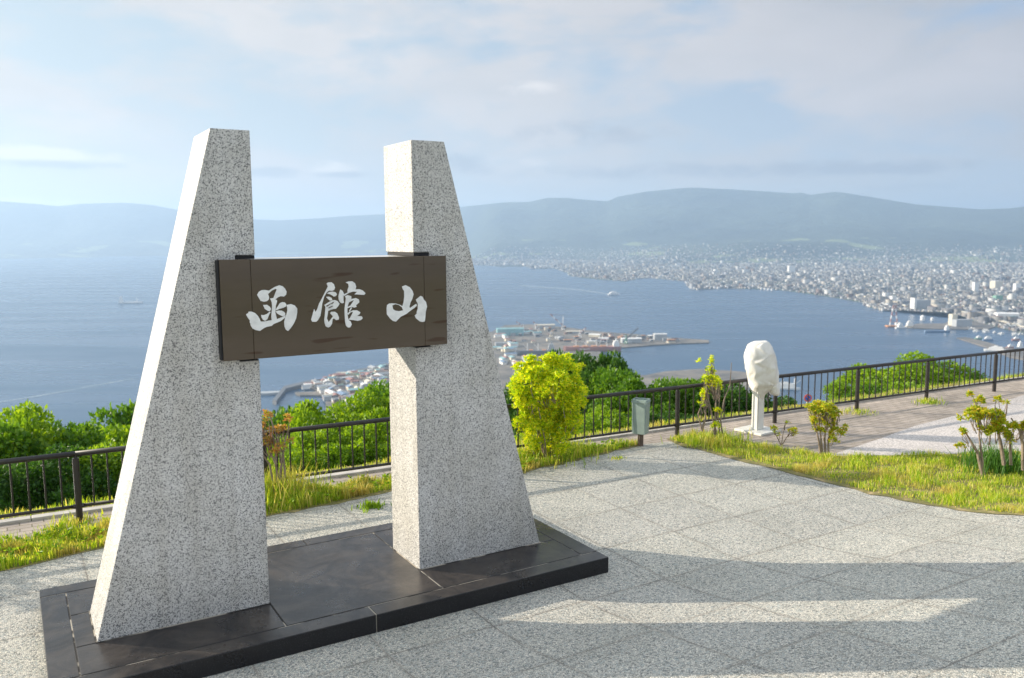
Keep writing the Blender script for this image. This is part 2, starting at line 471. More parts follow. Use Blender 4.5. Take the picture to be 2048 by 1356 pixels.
# bright haze band over the horizon
hz = w.math('POWER', 2.71828, w.math('MULTIPLY', w.math('MAXIMUM', el, 0), -15))
c = w.mix(w.math('MULTIPLY', hz, .88), c, w.mix(side, (1.12 * SK, 1.08 * SK, 1.02 * SK), (.88 * SK, .89 * SK, .92 * SK)))
# low cumulus puffs: sunlit tops, grey bases
ragged = w.math('MULTIPLY', w.math('SUBTRACT', w.noise(26, 6, .6, cv.outputs[0], .4), .5), 1.9)
top = total([(90, 330, 130, 15, 1.0), (675, 343, 48, 14, .9), (640, 428, 150, 13, .95), (60, 412, 130, 12, .7), (1060, 190, 70, 16, .55), (900, 400, 260, 22, .35), (1030, 330, 120, 18, .4)])
top = w.math('MULTIPLY_ADD', w.math('ADD', top, w.math('MULTIPLY', ragged, w.math('MINIMUM', w.math('MULTIPLY', top, 2), .9))), 2.0, -.45, clamp=True)
c = w.mix(w.math('MULTIPLY', top, .70), c, w.mix(side, (1.3 * SK, 1.24 * SK, 1.16 * SK), (1.05 * SK, .99 * SK, .99 * SK)))
base = total([(120, 344, 120, 8, .8), (545, 350, 52, 11, 1.0), (690, 353, 48, 7, .9), (930, 330, 50, 22, .6), (1180, 275, 200, 34, .45), (1390, 350, 420, 17, .6), (1750, 358, 170, 12, .5), (1850, 390, 200, 10, .3)])
base = w.math('MULTIPLY_ADD', w.math('ADD', base, w.math('MULTIPLY', ragged, w.math('MINIMUM', w.math('MULTIPLY', base, 2), .8))), 2.1, -.45, clamp=True)
c = w.mix(w.math('MULTIPLY', base, .75), c, w.mix(side, (.60 * SK, .66 * SK, .74 * SK), (.44 * SK, .48 * SK, .58 * SK)))
# added fill light: unseen sky overhead and behind the viewer brightened and warmed
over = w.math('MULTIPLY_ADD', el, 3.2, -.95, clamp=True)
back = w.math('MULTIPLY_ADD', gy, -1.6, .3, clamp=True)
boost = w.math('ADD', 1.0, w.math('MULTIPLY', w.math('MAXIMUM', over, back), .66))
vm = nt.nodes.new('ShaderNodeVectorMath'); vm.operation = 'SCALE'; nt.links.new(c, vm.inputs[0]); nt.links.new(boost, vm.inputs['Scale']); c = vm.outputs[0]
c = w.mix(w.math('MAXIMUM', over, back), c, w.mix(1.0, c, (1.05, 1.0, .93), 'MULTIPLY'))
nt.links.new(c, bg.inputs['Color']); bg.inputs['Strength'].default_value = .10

cam = bpy.data.cameras.new('camera'); co = bpy.data.objects.new('camera', cam); col.objects.link(co)
cam.sensor_width = 36; cam.lens = 36 * F / 2048; cam.clip_start = .1; cam.clip_end = 120000
from mathutils import Matrix
mw = Matrix.Identity(4)
for i in range(3):
    mw[i][0] = RT[i]; mw[i][1] = UPV[i]; mw[i][2] = -FWD[i]
mw[2][3] = EYE
co.matrix_world = mw
cam.dof.use_dof = True; cam.dof.focus_distance = 7.4; cam.dof.aperture_fstop = 2.2
sc = bpy.context.scene; sc.camera = co
sc.view_settings.view_transform = 'Standard'; sc.view_settings.look = 'None'; sc.view_settings.exposure = 1.17; sc.view_settings.gamma = 1
sc.render.engine = 'CYCLES'; sc.cycles.use_denoising = True; sc.cycles.max_bounces = 6; sc.cycles.volume_bounces = 1
sc.cycles.transparent_max_bounces = 8; sc.cycles.caustics_reflective = False; sc.cycles.caustics_refractive = False
sc.cycles.sample_clamp_indirect = 6

# ------------------------------------------------------------------ ground near the viewer
# hilltop and slope down to the sea
def fall(a, b):
    d = np.maximum(np.maximum(b - (kerb_b(a) + .42), -24 - a), np.maximum(a - 40, -40 - b))
    d = np.maximum(d, 0)
    return np.maximum(-.60 * d - .00003 * d * d, SEA - 4)


def spaced(lo, hi, n, k=3.0):
    t = np.linspace(-1, 1, n)
    s_ = np.sinh(k * t) / np.sinh(k)
    return np.where(s_ < 0, -s_ * lo, s_ * hi)


ga = np.concatenate([np.linspace(-640, -60, 24), np.linspace(-50, -20, 16), np.linspace(-18, 42, 76), np.linspace(50, 720, 28)])
gb = np.concatenate([np.linspace(-640, -60, 16), np.linspace(-45, -12, 10), np.linspace(-11, 14, 80), np.linspace(16, 60, 20), np.linspace(80, 660, 24)])
A_, B_ = np.meshgrid(ga, gb)
Z_ = ramp(B_) + fall(A_, B_) - .012
far = np.maximum(B_ - 8, 0)
Z_ += np.where(far > 0, np.minimum(far * .1, 3) * (np.sin(A_ * .21) * np.cos(B_ * .17)), 0)
V = np.stack([P0[0] + A_ * cy - B_ * sy, P0[1] + A_ * sy + B_ * cy, Z_], -1).reshape(-1, 3)
na, nb = len(ga), len(gb)
idx = np.arange(na * nb).reshape(nb, na)
Fa = np.stack([idx[:-1, :-1], idx[:-1, 1:], idx[1:, 1:], idx[1:, :-1]], -1).reshape(-1, 4)
o = link(bpy.data.objects.new('hillside', quick_mesh('hillside', V, Fa, M['slope'], True))); tag(o, kind='structure')


def ground_z(x, y):
    a, b = AB(x, y)
    return float(ramp(b) + fall(a, b))


def sheet(name, poly_ab, z, mat, res=.35, follow=True, kind='structure', thick=0):
    """flat sheet following the ramp: grid cells clipped to the polygon by bmesh bisects"""
    import bmesh
    bm = bmesh.new()
    vs = [bm.verts.new((a, b, 0)) for a, b in poly_ab]
    f = bm.faces.new(vs)
    if f.normal.z < 0: f.normal_flip()
    b0, b1 = min(p[1] for p in poly_ab), max(p[1] for p in poly_ab)
    q = b0
    while q < b1:
        if q < 0:
            g = bm.verts[:] + bm.edges[:] + bm.faces[:]
            bmesh.ops.bisect_plane(bm, geom=g, plane_co=(0, q, 0), plane_no=(0, 1, 0))
        q += res
    for v in bm.verts: v.co.z = float(ramp(v.co.y)) + z
    bmesh.ops.triangulate(bm, faces=bm.faces[:])
    bmesh.ops.recalc_face_normals(bm, faces=bm.faces[:])
    if sum(f.normal.z for f in bm.faces) < 0:
        for f in bm.faces: f.normal_flip()
    me = bpy.data.meshes.new(name); bm.to_mesh(me); bm.free(); me.materials.append(mat)
    o = bpy.data.objects.new(name, me); o.location = (P0[0], P0[1], 0); o.rotation_euler = (0, 0, YAW); link(o)
    return tag(o, kind=kind)


def wavy(pts, amp=.03, step=.18, seed=1):
    r = random.Random(seed); out = []
    for (x0, y0), (x1, y1) in zip(pts, pts[1:]):
        n = max(1, int(math.hypot(x1 - x0, y1 - y0) / step))
        for i in range(n):
            t = i / n
            out.append((x0 + (x1 - x0) * t + r.uniform(-amp, amp), y0 + (y1 - y0) * t + r.uniform(-amp, amp)))
    out.append(pts[-1]); return out


E1 = [(-12, 2.75), (-.3, 3.12), (.6, 3.30), (3, 3.45), (4, 3.60), (5.8, 3.40), (6.8, 3.54), (8.15, 3.73)]   # plaza's back edge
ER = [(8.86, 3.62), (8.78, 3.25), (8.97, 1.7), (9.08, .28), (9.30, -.54), (9.42, -1.35), (9.7, -3), (10.4, -8), (11, -13)]
sheet('plaza', [(-12, -13)] + wavy(E1, .02, .2, 3) + wavy(ER, .02, .2, 4), .006, M['plaza'])
E1t = [(-12, 3.55), (-.3, 3.95), (3, 4.08), (5.5, 4.0), (6.8, 3.98), (7.6, 3.92), (8.15, 3.80)]
sheet('verge_soil', wavy([(x, y - .05) for x, y in E1], .05, .15, 5) + list(reversed(wavy(E1t, .05, .2, 6))), .010, M['soil'])
GR = [(8.75, 3.75), (8.72, 3.25), (8.92, 1.7), (9.03, .28), (9.25, -.54), (9.37, -1.35), (9.65, -3), (9.9, -4.5), (14, -4.5), (13.6, .0), (12.63, .36), (11.58, .86), (10.12, 1.61), (9.75, 2.4), (9.6, 3.3), (9.3, 3.75)]
GS = [(x - (.09 if 1 <= q <= 7 else 0), y) for q, (x, y) in enumerate(GR)]
sheet('verge_soil', wavy(GS + [GS[0]], .04, .18, 8)[:-1], .014, M['soil'])
aa = [-12, 0, 8, 16, 28]
sheet('path', [(a, 2.6 if a < 5 else 1.0) for a in (-12, 4.9, 5.1, 28)] + [(a, kerb_b(a)) for a in reversed(aa)], .001, M['brick'])
sheet('pavement', [(9.2, -5), (9.6, 1.2), (10.0, 1.75), (11.53, 2.0), (12.85, 2.27), (14.9, 2.45), (17.2, 2.8), (28, 3.1), (28, -5)], .0055, M['gravel'])
sheet('verge_soil', [(a, kerb_b(a) + .14) for a in aa] + [(a, kerb_b(a) + .42) for a in reversed(aa)], .012, M['soil'])
mb = MB()
for a0, a1 in zip(np.linspace(-12, 28, 41)[:-1], np.linspace(-12, 28, 41)[1:]):
    q0, q1 = float(a0) + .004, float(a1) - .004
    V = []
    for z in (-.05, .035):
        for (a, d) in ((q0, 0), (q1, 0), (q1, .13), (q0, .13)):
            V.append(W(a, kerb_b(a) + d, z))
    mb.add(V, [(3, 2, 1, 0), (4, 5, 6, 7), (0, 1, 5, 4), (1, 2, 6, 5), (2, 3, 7, 6), (3, 0, 4, 7)])
tag(mb.build('kerb', M['concrete'], bevel=.008), kind='structure')

# ------------------------------------------------------------------ stone monument
L_, Wd, hp = 4.7037, 2.022, .1583
A1, A2, A3, A4 = .3473, 1.6542, 3.0300, 4.3450
B1, B2 = .6720, 1.3000
A1T, A4T, ZT = 1.3543, 3.3490, 4.0412
mon = empty('stone_monument', W(L_ / 2, Wd / 2, 0), YAW)
tag(mon, 'tall monument of two tapering granite pillars with a dark name board on black plinth', 'monument')
OX, OY = L_ / 2, Wd / 2
# plinth: black slabs with open joints over a mortar bed
mb = MB(); g = .0045
def slab(a0, a1, b0, b1, z1=hp):
    mb.box(a0 - OX + g, a1 - OX - g, b0 - OY + g, b1 - OY - g, .004, z1, 0)
st = .19
for a0, a1 in ((0, 2.34), (2.34, L_)):
    slab(a0, a1, 0, st); slab(a0, a1, Wd - st, Wd)
slab(0, .2, st, Wd - st); slab(L_ - .19, L_, st, Wd - st)
for a0, a1 in ((.2, A2), (A3, L_ - .19)):
    slab(a0, a1, st, B1); slab(a0, a1, B2, Wd - st)
slab(.2, A1, B1, B2); slab(A4, L_ - .19, B1, B2)
slab(A2, A3, st, Wd - st)
pl = mb.build('plinth', M['black'], mon, bevel=.006)
mb = MB(); mb.box(-OX + .015, OX - .015, -OY + .015, OY - .015, .002, hp - .004)
mb.build('mortar_bed', M['mortar'], pl)


def pillar(o0, o1, i0, sgn):
    """outer foot, outer top, inner edge; a notch takes the name board"""
    # front/back face outline in (a, z): foot outer -> top outer -> top inner -> down with the notch -> foot inner
    n0, n1 = i0 - sgn * .155, i0       # notch reaches 15 cm into the pillar
    z0, z1 = 2.222, 3.068
    V = [(o0, hp - .002), (o1, ZT), (i0, ZT), (n1, z1), (n0, z1), (n0, z0), (n1, z0), (i0, hp - .002)]
    m = MB(); n = len(V)
    F_ = [tuple(range(n)), tuple(reversed(range(n, 2 * n)))]
    if sgn > 0: F_ = [tuple(reversed(range(n))), tuple(range(n, 2 * n))]
    VV = [(a - OX, B1 - OY, z) for a, z in V] + [(a - OX, B2 - OY, z) for a, z in V]
    for i in range(n):
        j = (i + 1) % n
        F_.append((i, j, n + j, n + i) if sgn > 0 else (j, i, n + i, n + j))
    m.add(VV, F_)
    ob = m.build('pillar', M['granite'], mon, bevel=.007)
    return ob


pillar(A1, A1T, A2, 1); pillar(A4, A4T, A3, -1)
# thin mortar lines at the feet
mb = MB()
for a0, a1 in ((A1, A2), (A3, A4)):
    mb = MB(); mb.box(a0 - OX - .008, a1 - OX + .008, B1 - OY - .010, B2 - OY + .010, hp - .003, hp + .005)
    mb.build('mortar_line', M['mortar'], mon)
# name board: polished stone in three panels, bright granite cap, dark brackets in the pillar notches
SA1, SA2, SB, SZ0, SZ1 = 1.3543, 3.3038, .5767, 2.2476, 3.038
mb = MB()
for a0, a1 in ((SA1, 1.592), (1.592, 3.085), (3.085, SA2)):
    mb.box(a0 - OX + .0015, a1 - OX - .0015, SB - OY, B1 - OY - .004, SZ0, SZ1)
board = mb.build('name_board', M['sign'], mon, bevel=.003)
mb = MB(); mb.box(A2 - OX - .13, A3 - OX + .13, B1 - OY - .006, B2 - OY - .005, SZ0 + .004, SZ1 - .004)
mb.build('board_core', plain('dull_grey_stone', (.60, .58, .55), .35, .08, 5), board)
def bracket(*bx):
    mb = MB(); mb.box(*bx); mb.build('bracket', M['slot'], board)
for a0, a1 in ((A2 - .150, A2 - .132), (A3 + .132, A3 + .150)):
    bracket(a0 - OX, a1 - OX, B1 - OY + .004, B2 - OY - .01, SZ0 - .019, SZ1 + .001)
for a0, a1 in ((A2 - OX - .149, A2 - OX - .004), (A3 - OX + .004, A3 - OX + .149)):
    bracket(a0, a1, B1 - OY + .004, B2 - OY - .03, SZ1 + .001, SZ1 + .028)
    bracket(a0, a1, B1 - OY + .004, B2 - OY - .03, SZ0 - .024, SZ0 - .019)
bracket(SA1 - OX - .012, SA1 - OX - .001, SB - OY + .012, B1 - OY - .002, SZ0 + .004, SZ1 - .004)

CH = [((480, 550), [
    [(355,415),(390,350),(450,315),(520,310),(600,325),(720,250),(820,212),(890,235),(940,285),(972,350),(960,410),(915,450),(850,440),(790,465),(740,505),(690,490),(725,400),(765,300),(735,290),(670,320),(585,395),(605,460),(600,510),(560,545),(500,558),(430,540),(400,490)],
    [(625,490),(690,480),(770,525),(770,560),(745,640),(740,730),(735,780),(770,925),(660,950),(650,870),(660,760),(668,650),(660,570),(640,520)],
    [(480,625),(560,620),(620,660),(648,710),(620,755),(580,750),(515,705)],
    [(438,830),(460,835),(500,835),(555,815),(620,762),(638,775),(600,840),(570,920),(520,955),(480,935),(450,890)],
    [(745,715),(790,650),(830,585),(880,565),(930,570),(965,610),(960,655),(900,685),(820,705),(760,735)],
    [(742,755),(800,740),(870,742),(920,770),(945,810),(920,850),(880,858),(820,830),(770,800)],
    [(125,825),(150,800),(170,800),(175,765),(230,760),(310,790),(370,850),(405,910),(430,970),(500,970),(600,950),(700,935),(770,920),(870,880),(950,835),(935,890),(850,960),(700,1020),(660,1060),(560,1080),(500,1105),(415,1165),(330,1150),(260,1115),(220,1050),(215,1010),(200,990),(205,950),(160,890)],
    [(970,625),(1060,605),(1140,635),(1190,700),(1190,780),(1170,900),(1120,1010),(1060,1100),(1000,1168),(955,1140),(925,1070),(920,980),(940,890),(965,825),(985,740),(980,680)]], []),
  ((610, 550), [
    [(450,175),(480,155),(550,150),(600,190),(625,260),(605,315),(560,330),(500,325),(450,365),(400,450),(360,590),(345,700),(320,850),(270,940),(235,975),(150,975),(125,930),(150,850),(170,770),(190,710),(220,770),(250,720),(290,600),(340,510),(400,390),(450,290),(475,240)],
    [(455,385),(500,355),(570,345),(640,360),(665,405),(640,440),(600,450),(570,430),(530,405)],
    [(435,455),(500,450),(550,475),(570,520),(520,535),(475,500)],
    [(400,625),(470,580),(560,530),(620,520),(680,545),(718,600),(690,650),(640,705),(600,705),(530,725),(480,750),(470,830),(455,900),(490,985),(540,920),(580,860),(520,795),(550,765),(620,765),(670,800),(705,880),(700,930),(650,940),(600,905),(575,920),(560,1020),(520,1080),(480,1095),(430,1070),(405,990),(400,920),(410,850),(420,740),(425,665)],
    [(845,155),(900,135),(980,130),(1040,170),(1065,240),(1050,300),(1130,295),(1200,320),(1260,380),(1230,415),(1150,410),(1090,405),(1030,405),(1085,350),(1000,345),(920,370),(815,435),(800,410),(885,365),(885,310),(910,240),(900,185)],
    [(735,300),(780,330),(810,390),(800,440),(800,530),(812,575),(770,592),(730,570),(700,510),(695,440),(715,360)],
    [(830,440),(890,420),(960,440),(965,490),(920,550),(890,640),(880,720),(885,820),(900,930),(950,970),(972,1030),(940,1090),(895,1095),(855,1060),(835,980),(825,850),(822,700),(840,560),(850,490)],
    [(920,550),(965,500),(1060,480),(1120,510),(1130,570),(1060,630),(1075,660),(1030,680),(960,665),(885,690),(885,670),(950,630),(1020,520),(960,545),(915,570)],
    [(960,670),(975,690),(930,760),(915,750)],
    [(885,800),(920,770),(1000,735),(1080,735),(1150,775),(1140,810),(1080,855),(1180,860),(1198,900),(1160,940),(1090,955),(1000,940),(940,935),(900,930),(940,890),(1000,770),(950,775),(900,830)]],
    [[(435,640),(520,600),(600,555),(580,590),(520,610),(450,662)], [(480,685),(520,660),(580,640),(560,662),(485,695)]]),
  ((740, 550), [
    [(665,240),(740,212),(830,255),(885,330),(908,400),(880,500),(840,580),(820,660),(830,690),(930,620),(965,600),(975,640),(920,690),(820,760),(760,810),(640,870),(590,920),(540,972),(480,960),(420,910),(350,820),(345,700),(355,625),(400,595),(460,590),(465,640),(480,710),(520,740),(600,755),(690,735),(665,680),(675,650),(700,560),(712,450),(710,330),(685,300)],
    [(455,590),(540,595),(620,620),(678,652),(670,675),(600,625),(530,608),(462,635)],
    [(955,515),(1050,435),(1090,450),(1120,510),(1165,560),(1188,660),(1160,760),(1150,900),(1140,965),(1100,980),(1040,970),(955,900),(930,845),(970,810),(975,760),(995,700),(995,600),(970,550)]], [])]
NB = np.array([-sy, cy, 0]); PB = W(0, SB, 0)
def on_board(u, v):
    d = ray(u, v); o_ = np.array([0, 0, EYE]); t = ((PB - o_) @ NB) / (d @ NB); q = o_ + d * t
    return AB(q[0], q[1])[0] - OX, q[2]
for (ou, ov), strokes, cuts in CH:
    mb = MB()
    for i, poly in enumerate(strokes + cuts):
        P_ = [on_board(ou + x / 10.431, ov + y / 10.431) for x, y in poly]
        ar = sum(P_[q][0] * P_[(q + 1) % len(P_)][1] - P_[(q + 1) % len(P_)][0] * P_[q][1] for q in range(len(P_)))
        if ar < 0: P_ = P_[::-1]
        y1 = SB - OY - (.0030 + .0004 * i) - (.003 if i >= len(strokes) else 0); n = len(P_)
        V = [(a, y1, z) for a, z in P_] + [(a, SB - OY + .001, z) for a, z in P_]
        mb.add(V, [tuple(range(n))] + [((q + 1) % n, q, n + q, n + (q + 1) % n) for q in range(n)], 1 if i >= len(strokes) else 0)
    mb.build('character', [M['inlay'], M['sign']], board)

# ------------------------------------------------------------------ railing along the edge
fx = [-10.44, -8.6, -6.76, -4.925, -3.09, -1.23, .66, 2.633, 4.498, 6.284, 7.99, 9.853, 11.66, 13.5, 15.3]
fp = [np.array([x, 9.26 + (x + 4.925) * .5216, 0]) for x in fx]
fang = math.atan(.5216)
rail = empty('railing', (fp[0][0], fp[0][1], 0))
tag(rail, 'long dark brown metal railing with upright bars along the hilltop edge', 'railing')
rb = np.array([fp[0][0], fp[0][1], 0])
for i, q in enumerate(fp):
    l = q - rb
    m = MB(); m.tube([l + (0, 0, -.02), l + (0, 0, .755)], .036, 12); m.tube([l + (0, 0, .752), l + (0, 0, .79)], .022, 10)
    d = np.array([math.cos(fang), math.sin(fang), 0])
    m.tube([l - d * .055 + (0, 0, .20), l + d * .055 + (0, 0, .20)], .026, 10)
    m.build('post', M['rail'], rail, smooth=False)
for i in range(len(fp) - 1):
    p, q = fp[i] - rb, fp[i + 1] - rb
    m = MB(); m.tube([p + (0, 0, .805), q + (0, 0, .805)], .031, 12)
    top_rail = m.build('top_rail', M['rail'], rail, smooth=True)
    m = MB(); m.tube([p + (0, 0, .20), q + (0, 0, .20)], .019, 10); m.build('bottom_rail', M['rail'], rail, smooth=True)
    n = int(round(np.linalg.norm(q - p) / .158))
    for k_ in range(1, n):
        c_ = p + (q - p) * k_ / n
        m = MB(); m.tube([c_ + (0, 0, .205), c_ + (0, 0, .79)], .0105, 8, cap=False)
        m.build('baluster', M['rail'], top_rail, smooth=True)

# ------------------------------------------------------------------ litter bin
bp = at(1281, 892, 0)
b_ = empty('litter_bin', bp, R(-28)); tag(b_, 'narrow grey green metal litter bin on a short brown post by the railing', 'litter bin')
m = MB(); m.tube([(0, 0, 0), (0, 0, .22)], .045, 12); m.build('post', M['binpost'], b_)
m = MB()
w0, w1, d0, d1 = .098, .118, .085, .095
outer = lambda z, wx, dy: [(-wx, -dy, z), (wx, -dy, z), (wx, dy, z), (-wx, dy, z)]
V = outer(.20, w0, d0) + outer(.735, w1, d1) + outer(.735, w1 - .012, d1 - .012) + outer(.50, w0 - .012, d0 - .012)
Fs = [(3, 2, 1, 0)]
for l_ in (0, 4, 8):
    for i in range(4):
        j = (i + 1) % 4; Fs.append((l_ + i, l_ + j, l_ + 4 + j, l_ + 4 + i))
Fs.append((12, 13, 14, 15))
m.add(V, Fs); m.build('bin_body', M['bin'], b_, bevel=.004)
m = MB()
for x in (-.10, .10):
    m.box(x - .006, x + .006, -.104, -.092, .22, .72)
m.box(-w1 - .006, w1 + .006, -d1 - .006, d1 + .006, .690, .705)
m.build('trim', M['bin'], b_)
# ------------------------------------------------------------------ covered coin binoculars
bq = at(1515, 862, 0)
t_ = empty('coin_binoculars', bq, 0); tag(t_, 'coin operated binoculars wrapped in a wrinkled white cover on a square white post', 'binoculars')
m = MB(); m.box(-.27, .27, -.27, .27, 0, .035, rz=R(38)); m.build('base_plate', M['white_paint'], t_, bevel=.006)
m = MB(); m.box(-.070, .078, -.06, .06, .035, .70, rz=R(38), c=(0, 0)); m.box(-.096, -.080, -.055, .055, .035, .70, rz=R(38), c=(0, 0))
m.box(-.081, -.069, -.03, .03, .04, .69, rz=R(38), c=(0, 0))
m.build('post', M['white_paint'], t_, bevel=.004)
prof = [(768, 652, 755), (735, 642, 762), (700, 632, 775), (668, 618, 800), (640, 604, 850), (600, 594, 905), (560, 580, 905), (500, 560, 899), (440, 546, 892), (380, 536, 882), (330, 531, 873),
        (290, 531, 863), (255, 536, 852), (225, 546, 843), (195, 566, 836), (170, 585, 826), (152, 606, 812), (143, 640, 790)]
NS = 11; V = []; sc_ = 1 / 646.0
prof.reverse(); py_ = [q[0] for q in prof]
rows = [768, 715, 665, 600, 525, 440, 350, 270, 200, 146]
rr2 = random.Random(21)
for j, yy in enumerate(rows):
    xl = np.interp(yy, py_, [q[1] for q in prof]); xr = np.interp(yy, py_, [q[2] for q in prof])
    z = (1110 - yy) * sc_; cx = ((xl + xr) / 2 - 700) * sc_; hw = (xr - xl) / 2 * sc_
    for k_ in range(NS):
        t = 2 * math.pi * (k_ + .5 * (j % 2)) / NS + rr2.uniform(-.10, .10)
        e = 2.8
        x = math.copysign(abs(math.cos(t)) ** (2 / e), math.cos(t)); y = math.copysign(abs(math.sin(t)) ** (2 / e), math.sin(t))
        f = 1.03 + rr2.uniform(-.17, .05) * (1 if abs(math.cos(t)) < .85 else .35)
        V.append((cx + x * hw * f, y * hw * .85 * f, z + rr2.uniform(-.03, .03) * (0 < j < 9)))
V.append(((715 - 700) * sc_, 0, (1110 - 146) * sc_))
nrw = len(rows); Fs = []
for j in range(nrw - 1):
    for k_ in range(NS):
        a, b, c_, d = j * NS + k_, j * NS + (k_ + 1) % NS, (j + 1) * NS + (k_ + 1) % NS, (j + 1) * NS + k_
        Fs += [(a, b, d), (b, c_, d)] if j % 2 else [(a, b, c_), (a, c_, d)]
n = (nrw - 1) * NS
Fs += [(n + k_, n + (k_ + 1) % NS, len(V) - 1) for k_ in range(NS)]
Fs.append(tuple(reversed(range(NS))))
m = MB(); m.add(V, Fs)
# loose flap hanging at the right of the cover
V = []
fl = [(722, 845, 910), (700, 812, 916), (660, 800, 914), (620, 800, 910), (575, 820, 905)]
for j, (yy, xl, xr) in enumerate(fl):
    z = (1110 - yy) * sc_; cx = ((xl + xr) / 2 - 700) * sc_; hw = (xr - xl) / 2 * sc_
    for k_ in range(16):
        t = 2 * math.pi * k_ / 16; V.append((cx + hw * math.cos(t), -.04 + hw * 1.5 * math.sin(t), z))
m.add(V, [(j * 16 + k_, j * 16 + (k_ + 1) % 16, (j + 1) * 16 + (k_ + 1) % 16, (j + 1) * 16 + k_) for j in range(4) for k_ in range(16)] + [tuple(reversed(range(16)))])
cover = m.build('cloth_cover', M['vinyl'], t_, smooth=True)
cr_ = cover.data.attributes.new('crease_edge', 'FLOAT', 'EDGE')
cr_.data.foreach_set('value', [rr2.choice([0, .1, .25, .5]) for _ in cover.data.edges])
sb = cover.modifiers.new('cloth', 'SUBSURF'); sb.levels = 3; sb.render_levels = 3
m = MB(); m.tube([((780 - 700) * sc_, -.12, (1110 - 690) * sc_), ((800 - 700) * sc_, -.13, (1110 - 712) * sc_)], .009, 6)
m.build('tie_cord', M['slot'], t_)

# ------------------------------------------------------------------ vegetation
def unit(n):
    v = rng.normal(size=(n, 3)); return v / np.linalg.norm(v, axis=1, keepdims=True)


def leaf_quads(C, D, L, Wl):
    """diamond leaves: base C, direction D (unit), length L, width Wl"""
    n = len(C)
    side = np.cross(D, unit(n)); side /= np.linalg.norm(side, axis=1, keepdims=True) + 1e-9
    L = L[:, None]; Wl = Wl[:, None]
    nrm = np.cross(D, side)
    p0 = C; p1 = C + D * L * .45 + side * Wl * .5; p2 = C + D * L - nrm * L * .12; p3 = C + D * L * .45 - side * Wl * .5
    V = np.stack([p0, p1, p2, p3], 1).reshape(-1, 3)
    return V, np.arange(4 * n).reshape(n, 4)


def crown_mesh(name, clumps, n, ln, mat, shell=(.55, 1.08), upright=.15, wd=.5):
    cl = np.array(clumps, dtype=float)            # x y z rx ry rz
    wgt = (cl[:, 3] * cl[:, 5]); wgt /= wgt.sum()
    i = rng.choice(len(cl), n, p=wgt)
    d = unit(n); d[:, 2] = np.where(rng.random(n) < .3, np.abs(d[:, 2]), d[:, 2])
    r = rng.uniform(shell[0], shell[1], n) ** .7
    C = cl[i, :3] + d * cl[i, 3:6] * r[:, None]
    D = d * .8 + unit(n) * .75; D[:, 2] += upright; D /= np.linalg.norm(D, axis=1, keepdims=True)
    L = rng.uniform(.6, 1.25, n) * ln
    V, Fa = leaf_quads(C, D, L, L * wd)
    return quick_mesh(name, V, Fa, mat)


def rosette_mesh(name, centres, dirs, ln, mat, k_=7, wd=.34, jitter=0):
    n = len(centres)
    C = np.repeat(np.array(centres), k_, 0); d = np.repeat(np.array(dirs), k_, 0)
    t = unit(n * k_); t -= d * np.sum(t * d, 1, keepdims=True); t /= np.linalg.norm(t, axis=1, keepdims=True) + 1e-9
    D = t * rng.uniform(.5, 1.0, n * k_)[:, None] + d * rng.uniform(.2, .9, n * k_)[:, None]; D /= np.linalg.norm(D, axis=1, keepdims=True)
    L = rng.uniform(.55, 1.2, n * k_) * ln
    V, Fa = leaf_quads(C, D, L, L * wd)
    return quick_mesh(name, V, Fa, mat)


def tree_clumps(seed, n=22, lo=-.75):
    r = random.Random(seed); out = [(0, 0, 0, .62, .62, .78)]
    for i in range(n):
        t = r.uniform(0, 2 * math.pi); z = r.uniform(lo, .85); q = math.sqrt(max(0, 1 - z * z)) * r.uniform(.45, .88)
        s_ = r.uniform(.13, .32)
        out.append((q * math.cos(t), q * math.sin(t), z * .92, s_, s_, s_ * .8))
    return out


variants = []
for i in range(6):
    for mt in ('leaf_bright', 'leaf_mid', 'leaf_dark'):
        variants.append((mt, crown_mesh('crown', tree_clumps(30 + i, 34 + i, -.85), 19000, .060, M[mt], (.45, 1.06), .05, .7)))
trunk_me = []
for s_ in range(3):
    r = random.Random(s_); m = MB()
    m.tube([(0, 0, -1.2), (.02, 0, -.6), (-.03, .03, 0), (0, 0, .6)], [.075, .06, .045, .015], 8)
    for q in range(7):
        t = r.uniform(0, 6.28); z = r.uniform(-.5, .2)
        m.tube([(0, 0, z), (.3 * math.cos(t), .3 * math.sin(t), z + .3), (.62 * math.cos(t), .62 * math.sin(t), z + .55)], [.03, .02, .008], 6)
    o = m.build('trunk', M['trunk']); trunk_me.append(o.data); bpy.data.objects.remove(o)


def tree(u, v, y, rad, tone, label, i, group='trees on the slope beyond the railing', name='tree', cat='tree'):
    q = at_y(u, v, y); gz_ = ground_z(q[0], y)
    ztop = q[2] + .06; h = ztop - gz_
    rz = max(rad * .85, h * .46)
    root = empty(name, (q[0], y, gz_), random.uniform(0, 6.28)); tag(root, label, cat, group)
    vs = [m_ for mt, m_ in variants if mt == tone]
    c = bpy.data.objects.new('crown', vs[i % len(vs)]); c.location = (0, 0, h - rz); c.scale = (rad, rad, rz); link(c, root)
    t = bpy.data.objects.new('trunk', trunk_me[i % 3]); t.location = (0, 0, h - rz); t.scale = (rad * .8, rad * .8, rz); link(t, root)
    if (h - rz) > 1.2 * rz: t.scale = (rad * .8, rad * .8, (h - rz) / 1.2); t.location = (0, 0, h - rz)
    return root


